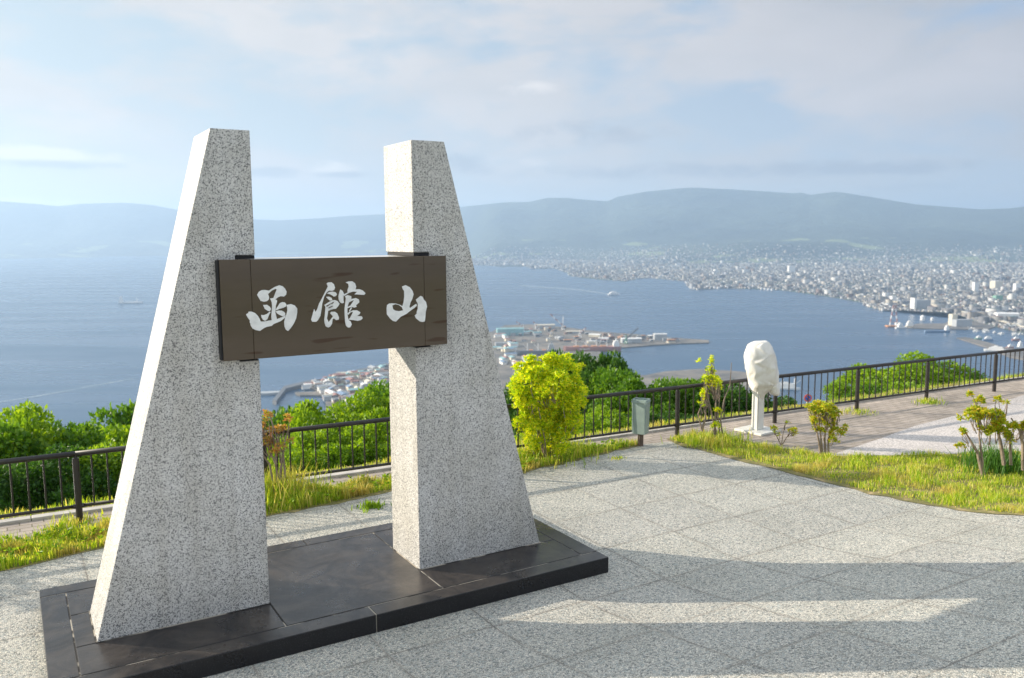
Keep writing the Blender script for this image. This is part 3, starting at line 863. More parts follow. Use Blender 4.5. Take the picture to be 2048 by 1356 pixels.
TR = [
 (-60, 815, 14.5, 1.5, 'leaf_mid', 'green tree cut by the left edge of the photo'),
 (25, 812, 15.0, 1.3, 'leaf_bright', 'bright green tree with loose twigs against the sea, far left'),
 (105, 850, 15.5, 1.2, 'leaf_mid', 'lower leafy tree in the dip between the two left-hand treetops'),
 (175, 848, 16.5, 1.3, 'leaf_bright', 'light green tree just left of the left pillar, in front of the sea'),
 (240, 808, 19.0, 1.5, 'leaf_mid', 'taller tree whose top touches the slanting edge of the left pillar'),
 (330, 800, 20.0, 1.8, 'leaf_mid', 'tree standing behind the left pillar'),
 (20, 905, 12.8, .9, 'leaf_dark', 'dark bush behind the railing at the left edge'),
 (120, 900, 13.2, .9, 'leaf_dark', 'dark bush behind the leftmost railing post'),
 (215, 890, 13.8, .9, 'leaf_bright', 'bright bush behind the railing beside the foot of the left pillar'),
 (522, 790, 24.0, 1.4, 'leaf_dark', 'dark treetop just right of the left pillar, under the breakwater'),
 (565, 806, 21.0, 1.2, 'leaf_mid', 'rounded tree behind the orange leaved shrub'),
 (632, 807, 19.0, 1.2, 'leaf_bright', 'light green tree below the small harbour quay, seen between the pillars'),
 (700, 803, 19.0, 1.1, 'leaf_bright', 'light green tree in the middle of the gap between the pillars'),
 (746, 780, 20.0, 1.3, 'leaf_bright', 'tallest tree between the pillars, touching the right pillar'),
 (800, 755, 21.0, 1.6, 'leaf_mid', 'tree standing behind the right pillar'),
 (600, 868, 16.2, 1.0, 'leaf_bright', 'low sunlit bush behind the railing, nearest the orange leaved shrub'),
 (672, 860, 16.6, 1.0, 'leaf_bright', 'low sunlit bush behind the middle of the railing bay between the pillars'),
 (748, 850, 17.0, 1.0, 'leaf_bright', 'low sunlit bush behind the railing against the right pillar'),
 (1032, 738, 24.0, 1.3, 'leaf_dark', 'dark tree between the right pillar and the yellow green shrub'),
 (1112, 706, 27.0, 1.7, 'leaf_dark', 'dark treetop rising behind the yellow green shrub'),
 (1172, 702, 26.0, 1.6, 'leaf_dark', 'tallest dark tree, just right of the yellow green shrub under the red ship'),
 (1214, 706, 25.0, 1.1, 'leaf_dark', 'dark treetop at the right end of the dark group under the red ship'),
 (1244, 728, 24.0, 1.2, 'leaf_mid', 'rounded green tree stepping down to the right of the dark treetops'),
 (1290, 754, 23.0, 1.2, 'leaf_mid', 'green tree above the litter bin, in the dip of the treetops'),
 (1345, 736, 24.0, 1.4, 'leaf_mid', 'domed green tree above the railing post between litter bin and slim shrub'),
 (1392, 756, 23.5, 1.2, 'leaf_mid', 'lower tree just left of the slim shrub with bare stems'),
 (1440, 764, 23.0, 1.2, 'leaf_dark', 'dark tree behind the slim shrub with bare stems'),
 (1485, 772, 23.5, 1.1, 'leaf_dark', 'dark tree touching the left side of the binocular cover'),
 (1545, 794, 24.0, 1.2, 'leaf_dark', 'dark tree behind the white binocular post'),
 (1110, 850, 18.0, 1.1, 'leaf_bright', 'low bush behind the foot of the yellow green shrub'),
 (1205, 815, 18.5, .9, 'leaf_bright', 'pale green bush behind the bars left of the litter bin'),
 (1275, 830, 19.0, 1.0, 'leaf_dark', 'dark bush directly behind the litter bin'),
 (1345, 832, 19.5, 1.0, 'leaf_dark', 'dark bush behind the railing post right of the litter bin'),
 (1420, 838, 20.0, 1.0, 'leaf_mid', 'bush behind the bars at the foot of the slim shrub'),
 (1590, 812, 26.5, 1.0, 'leaf_dark', 'dark low treetop between the binocular cover and the round sign'),
 (1702, 766, 25.5, 1.15, 'leaf_bright', 'bright low tree behind the bars left of the next railing post'),
 (1768, 730, 26.0, 1.9, 'leaf_bright', 'bright tree with a flat top just over the rail, right of a railing post'),
 (1846, 712, 27.0, 2.0, 'leaf_bright', 'bright tree reaching highest above the right-hand railing'),
 (1902, 738, 28.0, 1.7, 'leaf_mid', 'green tree right of the one reaching highest over the right-hand railing'),
 (1962, 750, 29.0, 1.6, 'leaf_mid', 'rounded tree under the rail near the second post from the right edge'),
 (1745, 772, 24.5, 1.1, 'leaf_mid', 'lower bush in front of the bright trees right of the round sign'),
 (1815, 765, 25.0, 1.3, 'leaf_bright', 'lower bush behind the bars under the tree reaching highest'),
 (2012, 754, 30.0, 1.5, 'leaf_mid', 'small rounded treetop near the right edge, behind the bars'),
]
for i, t_ in enumerate(TR): tree(*t_, i, cat='bush' if 'bush' in t_[5] else 'tree', name='bush' if 'bush' in t_[5] else 'tree')


def shrub_object(name, label, base, clumps, nros, ln, mat, stems, cat='shrub', seed=0, stemmat=None, k_=7, shell=(.6, 1.0)):
    root = empty(name, base); tag(root, label, cat)
    big_ = np.array(clumps, dtype=float); sub = [big_ * np.array([1, 1, 1, .62, .62, .62])]
    for q in range(5):
        dq = unit(len(big_)); z_ = big_.copy(); z_[:, :3] += dq * big_[:, 3:6] * rng.uniform(.55, .95, (len(big_), 1)); z_[:, 3:6] *= rng.uniform(.25, .42, (len(big_), 1)); sub.append(z_)
    cl = np.concatenate(sub); cl = cl[cl[:, 2] > -.02]
    wgt = (cl[:, 3] * cl[:, 5]); wgt /= wgt.sum()
    i = rng.choice(len(cl), nros, p=wgt); d = unit(nros)
    d[:, 2] = np.where(rng.random(nros) < .45, np.abs(d[:, 2]), d[:, 2])
    C = cl[i, :3] + d * cl[i, 3:6] * (rng.uniform(shell[0], shell[1], nros)[:, None])
    dd = d + np.array([0, 0, .7]); dd /= np.linalg.norm(dd, axis=1, keepdims=True)
    lm = rosette_mesh('foliage', C, dd, ln, mat, k_)
    lo_ = bpy.data.objects.new('foliage', lm); link(lo_, root)
    m = MB()
    for pts, rad in stems: m.tube(pts, rad, 7)
    r = random.Random(seed)
    for q in range(min(90, nros // 5)):          # twigs running out to the rosettes
        j = r.randrange(nros); c_ = cl[i[j], :3]
        s0 = np.array(c_) * .8 + np.array([0, 0, -.05 * 1]); e_ = C[j]
        mid = (s0 + e_) / 2 + np.array([r.uniform(-.03, .03), r.uniform(-.03, .03), -.02])
        m.tube([s0, mid, e_], [.007, .005, .003], 5, cap=False)
    m.build('stems', stemmat or M['twig'], root)
    return root


# big yellow green shrub right of the right pillar
b0 = at(1097, 924, 0)
pxm = b0[1] / F * 1.005
def P(u, v, dy=0.0, base=None, y=None):
    """a point of a shrub from its place in the view, dy metres behind its base"""
    q = at_y(u, v, (base if base is not None else b0)[1] + dy)
    return tuple(q - (base if base is not None else b0))
cl = []
r = random.Random(4)
for (u, v, su, sv) in [(1095, 790, 62, 66), (1060, 745, 34, 28), (1110, 738, 40, 24), (1150, 770, 26, 34), (1040, 790, 26, 34), (1065, 830, 40, 34), (1130, 830, 34, 30), (1095, 865, 30, 16), (1150, 735, 18, 12), (1060, 726, 18, 12), (1098, 724, 26, 14), (1040, 846, 22, 22), (1152, 842, 20, 22), (1045, 800, 26, 26), (1148, 800, 24, 26), (1050, 860, 16, 14), (1165, 790, 14, 26), (1130, 725, 26, 14), (1030, 768, 14, 16), (1062, 884, 22, 16), (1128, 874, 22, 18), (1098, 892, 24, 14), (1150, 852, 14, 14), (1095, 835, 50, 50), (1075, 900, 18, 10), (1120, 898, 18, 12)]:
    q = P(u, v, r.uniform(-.18, .18)); cl.append((*q, su * pxm, su * pxm * .9, sv * pxm))
stems = []
for q in range(5):
    t = r.uniform(0, 6.28); stems.append(([(.05 * math.cos(t), .05 * math.sin(t), -.03), (.12 * math.cos(t), .1 * math.sin(t), .35), (.32 * math.cos(t), .28 * math.sin(t), .85)], [.013, .010, .005]))
shrub_object('shrub', 'big rounded yellow green shrub beside the right pillar, in front of the railing', b0, cl, 5200, .052, M['leaf_yellow'], stems, seed=1, k_=8, shell=(.55, 1.05))

# orange leaved shrub seen between the pillars
b0 = at(556, 1004, 0); pxm = b0[1] / F
cl = []
for (u, v, su, sv) in [(535, 828, 12, 10), (548, 860, 26, 14), (575, 838, 12, 10), (530, 880, 20, 14), (560, 895, 22, 14), (525, 850, 12, 12), (505, 870, 16, 18), (498, 840, 12, 12), (582, 880, 8, 8)]:
    q = P(u, v, r.uniform(-.1, .1)); cl.append((*q, su * pxm, su * pxm, sv * pxm))
stems = [([P(562, 996), P(560, 950), P(566, 910), P(572, 870)], [.020, .018, .012, .006]), ([P(566, 990), P(570, 945), P(566, 905), P(545, 870)], [.016, .014, .010, .006]),
         ([P(558, 995), P(552, 930), P(530, 880), P(520, 850)], [.016, .012, .009, .005]), ([P(560, 990), P(563, 930), P(555, 880), P(540, 830)], [.014, .012, .008, .004]), ([P(550, 990), P(540, 930), P(512, 890), P(500, 850)], [.014, .012, .008, .004])]
shrub_object('shrub', 'thin shrub with orange and red young leaves seen between the pillars', b0, cl, 330, .045, M['leaf_red'], stems, seed=2, k_=6, shell=(.3, 1.0))

# slim shrub with bare crossing stems
b0 = at(1428, 884, 0); pxm = b0[1] / F
cl = []
for (u, v, su, sv) in [(1422, 722, 6, 10), (1397, 722, 4, 4), (1424, 742, 12, 10), (1412, 755, 12, 12), (1430, 765, 14, 16), (1410, 785, 12, 12), (1440, 775, 8, 12), (1400, 808, 8, 6), (1436, 820, 8, 8), (1398, 842, 5, 3), (1430, 850, 10, 10)]:
    q = P(u, v, r.uniform(-.08, .08)); cl.append((*q, su * pxm, su * pxm, sv * pxm))
stems = [([P(1404, 862), P(1411, 835), P(1410, 800), P(1418, 760), P(1424, 725)], [.018, .016, .013, .008, .003]),
         ([P(1436, 880), P(1427, 845), P(1417, 800), P(1416, 765), P(1410, 735)], [.018, .016, .012, .007, .004]),
         ([P(1428, 880), P(1430, 840), P(1432, 800), P(1428, 770)], [.018, .016, .012, .006]),
         ([P(1404, 862), P(1396, 828), P(1408, 800), P(1420, 770)], [.012, .011, .009, .004]),
         ([P(1446, 878), P(1441, 840), P(1448, 800), P(1460, 770), P(1463, 725)], [.014, .012, .010, .008, .005]),
         ([P(1440, 875), P(1436, 830), P(1440, 790)], [.013, .010, .006])]
shrub_object('shrub', 'slim upright shrub with bare crossing stems, left of the covered binoculars', b0, cl, 330, .048, M['leaf_yellow'], stems, seed=3, k_=6, shell=(.2, 1.0))

# small sprig
b0 = at(1562, 890, 0); pxm = b0[1] / F
cl = [(*P(u, v), su * pxm, su * pxm, sv * pxm) for (u, v, su, sv) in [(1548, 858, 8, 8), (1585, 860, 13, 5), (1572, 845, 8, 3), (1555, 868, 6, 5), (1590, 868, 6, 4)]]
stems = [([P(1562, 890), P(1552, 870), P(1547, 852)], [.008, .006, .003]), ([P(1564, 890), P(1575, 872), P(1590, 860)], [.008, .006, .003]), ([P(1563, 889), P(1566, 868), P(1572, 846)], [.007, .005, .003])]
shrub_object('shrub', 'small sprawling sprig of leaves on the ground beside the binocular base', b0, cl, 60, .05, M['leaf_olive'], stems, seed=4, k_=6, shell=(.2, 1.0))

# shrub in the verge below the no parking sign
b0 = at(1650, 908, 0); pxm = b0[1] / F
cl = [(*P(u, v, r.uniform(-.12, .12)), su * pxm, su * pxm * .9, sv * pxm) for (u, v, su, sv) in [(1650, 815, 30, 14), (1630, 820, 16, 14), (1668, 822, 16, 16), (1655, 840, 28, 14), (1628, 845, 10, 12), (1672, 862, 14, 14), (1665, 880, 12, 10), (1690, 855, 6, 12), (1640, 860, 14, 8)]]
stems = [([P(1650 + d, 908), P(1648 + d * 1.2, 880), P(1650 + d * 2.2, 850), P(1652 + d * 3, 825)], [.018, .014, .008, .004]) for d in (-9, -5, 1, 7)]
shrub_object('shrub', 'bushy green shrub with yellow tips and woody base below the round sign', b0, cl, 800, .045, M['leaf_olive'], stems, seed=5, k_=7, shell=(.4, 1.0))

# shrub at the right edge, woody stems and long grass
b0 = at(1985, 957, 0); pxm = b0[1] / F
cl = [(*P(u, v, r.uniform(-.12, .12)), su * pxm, su * pxm * .8, sv * pxm) for (u, v, su, sv) in
      [(1965, 825, 28, 16), (1995, 830, 24, 14), (1940, 828, 18, 10), (1938, 790, 8, 5), (1960, 802, 14, 8), (2005, 850, 18, 22), (1985, 860, 14, 14), (1925, 862, 8, 8), (1920, 836, 6, 6), (1920, 890, 8, 4), (1960, 857, 10, 5), (2018, 875, 12, 16), (2030, 850, 8, 10), (2060, 850, 20, 20), (2080, 820, 20, 18), (1995, 800, 8, 8), (2010, 806, 8, 5)]]
stems = [([P(1965, 950), P(1955, 905), P(1940, 880), P(1925, 855)], [.024, .020, .014, .006]), ([P(1968, 950), P(1962, 900), P(1958, 870), P(1960, 820)], [.018, .015, .010, .004]),
         ([P(2008, 930), P(2002, 890), P(1994, 855), P(1990, 810)], [.026, .022, .016, .006]), ([P(2046, 940), P(2046, 890), P(2040, 862), P(2022, 836)], [.024, .022, .018, .008]),
         ([P(2046, 900), P(2044, 868), P(2060, 840)], [.020, .015, .008]), ([P(2022, 930), P(2020, 880), P(2012, 845)], [.02, .016, .008])]
shrub_object('shrub', 'open shrub with bent grey stems and green yellow leaves at the right edge', b0, cl, 1100, .05, M['leaf_olive'], stems, seed=6, k_=7, shell=(.3, 1.0))

# shrub standing just left of the photo, whose shadow falls on the plaza
b0 = np.array([-8.6, 8.35, 0.0])
cl = [(0, 0, 1.2, .5, .5, .6), (.3, .1, 1.6, .35, .35, .35), (-.3, -.1, 1.5, .35, .35, .4), (.1, -.3, .8, .35, .35, .3), (0, .2, 1.95, .25, .25, .25)]
shrub_object('shrub', 'leafy shrub just outside the left edge of the photo', b0, cl, 500, .07, M['leaf_yellow'], [([(0, 0, 0), (.02, 0, .6), (0, 0, 1.3)], [.03, .02, .01])], seed=7)


# ------------------------------------------------------------------ grass
def blades(name, pts, hts, mat, width=.009, lean=.45, zoff=.008):
    n = len(pts)
    a, b = pts[:, 0], pts[:, 1]
    z = ramp(b) + fall(a, b) + zoff
    base = np.stack([P0[0] + a * cy - b * sy, P0[1] + a * sy + b * cy, z], 1)
    th = rng.uniform(0, 2 * np.pi, n); s_ = np.stack([np.cos(th), np.sin(th), np.zeros(n)], 1)
    lt = rng.uniform(0, 2 * np.pi, n); ld = np.stack([np.cos(lt), np.sin(lt), np.zeros(n)], 1) * (rng.uniform(.1, 1, n) * lean * hts)[:, None]
    wv = (rng.uniform(.6, 1.3, n) * width)[:, None]
    up = np.zeros((n, 3)); up[:, 2] = hts
    V = np.stack([base - s_ * wv * .5, base + s_ * wv * .5, base + up * .6 + ld * .4 + s_ * wv * .35, base + up * .6 + ld * .4 - s_ * wv * .35, base + up + ld], 1).reshape(-1, 3)
    i = np.arange(n) * 5
    q = np.stack([i, i + 1, i + 2, i + 3], 1)
    t = np.stack([i + 3, i + 2, i + 4, i + 4], 1)
    me = bpy.data.meshes.new(name)
    Fq = np.concatenate([q.ravel(), t[:, :3].ravel()]).astype(np.int32)
    me.vertices.add(len(V)); me.vertices.foreach_set('co', V.astype(np.float32).ravel())
    me.loops.add(len(Fq)); me.loops.foreach_set('vertex_index', Fq)
    me.polygons.add(2 * n)
    me.polygons.foreach_set('loop_start', np.concatenate([np.arange(n) * 4, 4 * n + np.arange(n) * 3]).astype(np.int32))
    me.polygons.foreach_set('loop_total', np.concatenate([np.full(n, 4), np.full(n, 3)]).astype(np.int32))
    me.update(calc_edges=True); me.materials.append(mat)
    return me


def inside(poly, x, y):
    c = np.zeros(len(x), bool); n = len(poly)
    for i in range(n):
        x0, y0 = poly[i]; x1, y1 = poly[(i + 1) % n]
        if y0 == y1: continue
        hit = ((y0 > y) != (y1 > y)) & (x < (x1 - x0) * (y - y0) / (y1 - y0) + x0)
        c ^= hit
    return c


def scatter(poly, n, clump=.5):
    xs = [p[0] for p in poly]; ys = [p[1] for p in poly]
    x = rng.uniform(min(xs), max(xs), n * 3); y = rng.uniform(min(ys), max(ys), n * 3)
    g_ = np.sin(x * 5.1 + 1.3 * np.sin(y * 7)) * np.sin(y * 6.3 + 1.7 * np.sin(x * 4.1))
    ok = inside(poly, x, y) & (rng.random(n * 3) < 1 - clump * .5 + clump * .5 * g_)
    x, y, g_ = x[ok][:n], y[ok][:n], g_[ok][:n]
    return np.stack([x, y], 1), g_


parts_g = [
 ('grass', [(-9, 2.83)] + E1[1:] + list(reversed(E1t[1:])) + [(-9, 3.62)], 56000, (.07, .20), .010, 'long bright grass between the plaza and the brick path'),
 ('grass', GR, 60000, (.035, .11), .009, 'short yellow green grass on the verge right of the plaza'),
 ('grass', [(a, kerb_b(a) + .15) for a in (-10, 8, 26)] + [(26, kerb_b(26) + .30), (14, kerb_b(14) + .42), (8, kerb_b(8) + .55), (3, kerb_b(3) + .85), (-10, kerb_b(-10) + .95)], 30000, (.03, .10), .012, 'strip of grass behind the railing and kerb'),
]
for nm, poly, n, (h0, h1), wd_, lab in parts_g:
    pts, g_ = scatter(poly, n)
    h = rng.uniform(h0, h1, len(pts)) * (.75 + .45 * g_)
    # taller towards the middle of the strip, thin at the ragged rim
    o = link(bpy.data.objects.new(nm, blades(nm, pts, h, M['grass'], wd_))); tag(o, lab, 'grass', kind='stuff')
# broad leaved weeds in the long grass
pts, g_ = scatter(parts_g[0][1], 1500)
C = np.stack([P0[0] + pts[:, 0] * cy - pts[:, 1] * sy, P0[1] + pts[:, 0] * sy + pts[:, 1] * cy, rng.uniform(.02, .12, len(pts))], 1)
o = link(bpy.data.objects.new('weeds', rosette_mesh('weeds', C, np.tile([0, 0, 1.0], (len(C), 1)), .055, M['leaf_bright'], 6, .5)))
tag(o, 'broad leaved weeds mixed into the grass behind the plaza', 'weeds', kind='stuff')


def tuft(name, label, u, v, n, h, spread, mat, wid=.012):
    q = at(u, v, 0); a, b = AB(q[0], q[1])
    pts = np.stack([a + rng.normal(0, spread, n), b + rng.normal(0, spread * .8, n)], 1)
    me = blades(name, pts, rng.uniform(.5, 1.1, n) * h, mat, wid, .6)
    o = link(bpy.data.objects.new(name, me)); return tag(o, label, 'grass tuft')


tuft('grass_tuft', 'tall dark green grass tuft under the shrub at the right edge', 1990, 940, 700, .34, .20, M['reed'], .014)
tuft('grass_tuft', 'tall grass tuft at the foot of the orange leaved shrub', 552, 1000, 900, .40, .22, M['grass'])
tuft('grass_tuft', 'tall grass at the foot of the big yellow green shrub', 1095, 912, 900, .26, .30, M['grass'])
tuft('grass_tuft', 'grass tuft around the stems of the slim shrub', 1425, 886, 900, .18, .24, M['grass'])
tuft('grass_tuft', 'small weed tuft in the plaza near the gap between the pillars', 745, 1016, 160, .07, .08, M['leaf_bright'], .02)
tuft('grass_tuft', 'tiny weed patch on the plaza near the litter bin', 1235, 919, 60, .04, .06, M['grass'], .014)
tuft('grass_tuft', 'grass at the foot of the second railing post from the right', 1858, 806, 160, .10, .14, M['grass'], .014)
tuft('grass_tuft', 'grass growing at the foot of the railing post right of the binoculars', 1716, 826, 140, .08, .16, M['grass'], .014)
tuft('grass_tuft', 'grass at the foot of the leftmost railing post', 152, 1046, 200, .09, .12, M['grass'], .014)

# no parking sign down the slope
q = at_y(1616, 796, 20.5); gz_ = ground_z(q[0], q[1])
s_ = empty('no_parking_sign', (q[0], q[1], gz_)); tag(s_, 'small round no parking sign with red ring and blue centre beyond the railing', 'sign')
hz_ = q[2] - gz_
m = MB(); m.tube([(0, .03, -.1), (0, .03, hz_ + .05)], .02, 8); m.build('pole', M['white_paint'], s_)
def disc(r0, y, m_, r1=0.0):
    mb = MB(); n = 32
    V = [(r0 * math.cos(2 * math.pi * i / n), y, hz_ + r0 * math.sin(2 * math.pi * i / n)) for i in range(n)] + [(r0 * math.cos(2 * math.pi * i / n), y + .006, hz_ + r0 * math.sin(2 * math.pi * i / n)) for i in range(n)]
    mb.add(V, [tuple(range(n)), tuple(reversed(range(n, 2 * n)))] + [((i + 1) % n, i, n + i, n + (i + 1) % n) for i in range(n)]); return mb.build(m_[0], m_[1], s_)
disc(.098, 0, ('red_ring', plain('sign_red', (.85, .16, .16), .4)))
disc(.066, -.007, ('blue_face', plain('sign_blue', (.05, .14, .75), .4)))
m = MB(); m.box(-.084, .084, -.012, -.0085, -.010, .010)
o = m.build('red_bar', plain('sign_red_bar', (.85, .16, .16), .4), s_, loc=(0, 0, hz_)); o.rotation_euler = (0, R(40), 0)

# ------------------------------------------------------------------ sea and far land
m = MB(); m.add([(-60000, -9000, SEA), (60000, -9000, SEA), (60000, 60000, SEA), (-60000, 60000, SEA)], [(0, 1, 2, 3)])
tag(m.build('sea', M['sea']), kind='structure')


def land(name, px, z, mat, label=None):
    import bmesh
    bm = bmesh.new()
    pts = [at(u, v) if len(t) == 0 else None for (u, v, *t) in px]
    lo = [bm.verts.new((p[0], p[1], SEA - 2)) for p in pts]; hi = [bm.verts.new((p[0], p[1], SEA + z)) for p in pts]
    bm.faces.new(hi); n = len(px)
    for i in range(n): bm.faces.new((lo[i], lo[(i + 1) % n], hi[(i + 1) % n], hi[i]))
    bmesh.ops.triangulate(bm, faces=bm.faces[:]); bmesh.ops.recalc_face_normals(bm, faces=bm.faces[:])
    me = bpy.data.meshes.new(name); bm.to_mesh(me); bm.free(); me.materials.append(mat)
    return tag(link(bpy.data.objects.new(name, me)), kind='structure')


TOWN = [(593, 791), (590, 787), (640, 785), (605, 774), (625, 766), (655, 757), (700, 746), (740, 738), (775, 731), (850, 705), (985, 664), (1010, 652), (1060, 650), (1130, 656), (1200, 665), (1285, 671), (1345, 677), (1418, 682), (1418, 687), (1345, 689), (1240, 697), (1200, 703), (1212, 744), (1290, 753), (1330, 745), (1400, 740), (1480, 745), (1530, 753), (1550, 767), (1540, 800), (1500, 1000), (900, 1100), (645, 900), (650, 830), (652, 793), (600, 793)]
land('harbour_land', TOWN, 3, M['dock'])
CITY = [(905, 529), (1000, 532), (1040, 530), (1065, 538), (1110, 537), (1133, 545), (1140, 552), (1190, 558), (1250, 563), (1275, 558), (1300, 556), (1370, 563), (1378, 576), (1395, 580), (1450, 577), (1560, 580), (1620, 588), (1680, 597), (1730, 606), (1728, 611), (1765, 622), (1800, 622), (1850, 625), (1905, 627), (1940, 640), (1985, 652), (2048, 668), (2300, 740), (2900, 700), (3600, 560), (3400, 506), (2400, 500), (1400, 498), (905, 500)]
land('coast', CITY, 3, M['land'])
land('far_shore', [(-500, 513), (0, 513), (350, 512), (560, 511), (760, 508), (905, 503), (905, 498), (-500, 498)], 3, M['land'])
land('port_island', [(1812, 655), (1835, 649), (1890, 648), (1900, 641), (1935, 642), (1975, 650), (1990, 655), (1975, 660), (1935, 660), (1870, 659), (1830, 658)], 3, M['dock'])
land('pier', [(1913, 677), (1930, 676), (1950, 680), (1975, 686), (2010, 697), (2060, 703), (2200, 720), (2200, 760), (2060, 722), (2020, 716), (1985, 700), (1955, 690)], 3, M['dock'])
land('breakwater', [(545, 808), (562, 786), (568, 779), (605, 770), (650, 760), (700, 748), (740, 740), (775, 732), (775, 736), (740, 744), (700, 753), (650, 765), (606, 775), (572, 784), (553, 810)], 8, M['p_dark grey'])
land('breakwater', [(500, 788), (535, 787), (560, 786), (560, 789), (535, 791), (500, 791)], 5, M['p_grey'])

# hills: height field behind the plains
RIDGE = [(-700, 420), (-300, 395), (0, 402), (80, 408), (115, 412), (160, 407), (250, 405), (300, 409), (360, 420), (430, 432), (500, 438), (560, 440), (640, 436), (700, 431), (770, 428), (850, 420), (925, 413), (1010, 404), (1060, 403), (1095, 395), (1135, 395), (1160, 398), (1215, 402), (1235, 393), (1290, 383), (1370, 375), (1400, 375), (1480, 379), (1590, 386), (1601, 384), (1618, 389), (1645, 386), (1670, 383), (1690, 385), (1740, 393), (1830, 408), (1960, 418), (2020, 416), (2060, 411), (2300, 400), (2900, 410)]
us = np.linspace(-700, 2900, 420); vr = np.interp(us, [p[0] for p in RIDGE], [p[1] for p in RIDGE])
rs = np.concatenate([np.linspace(0, 1, 46), np.linspace(1.03, 1.5, 10)])
V = []
ph = rng.uniform(0, 6.28, 12)
for u, v in zip(us, vr):
    d = ray(u, v); hd = math.hypot(d[0], d[1]); dx, dy = d[0] / hd, d[1] / hd; tn = d[2] / hd
    mixr = min(1, max(0, (u - 850) / 150)); mixr = mixr * mixr * (3 - 2 * mixr)
    r0 = 17500 * (1 - mixr) + 9200 * mixr; rr = 23000 * (1 - mixr) + 17500 * mixr
    zr = EYE + tn * rr
    for q in rs:
        rad = r0 + (rr - r0) * min(q, 1) + max(q - 1, 0) * 9000
        if q <= 1:
            s_ = q ** 2.1 * (1 - .35 * (1 - q))
            z = SEA - 6 + (zr - SEA) * s_
            px_, py_ = dx * rad, dy * rad
            rough = 0
            for o_, w_ in ((2600, 110), (1300, 70), (640, 34)):
                rough += w_ * math.sin(px_ / o_ + ph[0] + 1.3 * math.sin(py_ / o_ + ph[1])) * math.sin(py_ / o_ * .8 + ph[2])
            z += rough * min(1, q * 3) * (1 - q) * 1.6
        else:
            z = zr - (q - 1) * 900
        V.append((dx * rad, dy * rad, z))
nr = len(rs); idx = np.arange(len(us) * nr).reshape(len(us), nr)
Fa = np.stack([idx[:-1, :-1], idx[1:, :-1], idx[1:, 1:], idx[:-1, 1:]], -1).reshape(-1, 4)
o = link(bpy.data.objects.new('mountains', quick_mesh('mountains', V, Fa, M['mountain'], True))); tag(o, kind='structure')
HV = np.array(V).reshape(len(us), nr, 3)


def hill_z(x, y):
    """height of the hill mesh at x y (nearest grid node) or None before its foot"""
    az_ = x / y; d_az = HV[:, 0, 0] / HV[:, 0, 1]
    i = np.clip(np.searchsorted(d_az, az_), 0, len(us) - 1)
    rad = np.hypot(HV[i, :, 0], HV[i, :, 1]); return np.interp(math.hypot(x, y), rad, HV[i, :, 2], left=SEA - 9)


# ------------------------------------------------------------------ the city: distant houses as one mass
def pip(poly, u, v): return bool(inside(poly, np.array([u]), np.array([v]))[0])


def project(p):
    d = np.array(p) - np.array([0, 0, EYE]); z = d @ FWD
    return 1024 + F * (d @ RT) / z, 678 - F * (d @ UPV) / z


CT = [p for p in CITY if p[1] > 503]
bx = []
cnt = 0
N_CAND = 72000
rr_ = np.exp(rng.uniform(np.log(3300), np.log(13500), N_CAND)); tt = rng.uniform(-.12, .72, N_CAND)
dens = rng.random(N_CAND)
for rad, t, dn in zip(rr_, tt, dens):
    x, y = rad * math.sin(t), rad * math.cos(t)
    u, v = project((x, y, SEA))
    if not (880 < u < 2350): continue
    if v > 503 and not pip(CITY, u, v): continue
    hzv = hill_z(x, y); z = max(SEA + 3, hzv)
    if z > SEA + 3 and dn > .95 - (z - SEA) / 240: continue
    if v <= 515 and dn > .75: continue
    bnd = .5 + .5 * math.sin(x / 310 + 2 * math.sin(y / 420)) * math.sin(y / 260 + x / 900)
    if dn > .35 + .75 * bnd: continue
    s_ = 1 if rad < 7000 else 1.35
    if rng.random() < .022: w1_, w2_, h = rng.uniform(24, 48), rng.uniform(14, 26), rng.uniform(12, 30)
    else: w1_, w2_, h = rng.uniform(7, 16) * s_, rng.uniform(6, 12) * s_, rng.uniform(4, 9) * s_
    bx.append((x, y, z, w1_, w2_, h, .35 + rng.choice([0, math.pi / 2]) + rng.normal(0, .12)))
bx = np.array(bx)


def boxes_mesh(name, bx):
    n = len(bx); c, s_ = np.cos(bx[:, 6]), np.sin(bx[:, 6])
    V = np.zeros((n, 12, 3))
    for i, (sx, sy_) in enumerate(((-1, -1), (1, -1), (1, 1), (-1, 1))):
        lx, ly = sx * bx[:, 3] / 2, sy_ * bx[:, 4] / 2
        X = bx[:, 0] + lx * c - ly * s_; Y = bx[:, 1] + lx * s_ + ly * c
        V[:, i] = np.stack([X, Y, bx[:, 2] - 2], 1); V[:, 4 + i] = np.stack([X, Y, bx[:, 2] + bx[:, 5]], 1)
        X2 = bx[:, 0] + (lx * c - ly * s_) * 1.06; Y2 = bx[:, 1] + (lx * s_ + ly * c) * 1.06
        V[:, 8 + i] = np.stack([X2, Y2, bx[:, 2] + bx[:, 5] + .4], 1)
    q = np.array([(0, 1, 5, 4), (1, 2, 6, 5), (2, 3, 7, 6), (3, 0, 4, 7), (8, 9, 10, 11)])
    Fa = (np.arange(n)[:, None, None] * 12 + q[None]).reshape(-1, 4)
    return quick_mesh(name, V.reshape(-1, 3), Fa, [M['city'], M['cityroof']], midx=np.tile([0, 0, 0, 0, 1], n))


o = link(bpy.data.objects.new('city_buildings', boxes_mesh('city_buildings', bx))); tag(o, 'dense mass of pale distant city houses and blocks covering the plain across the bay', 'city', kind='stuff')

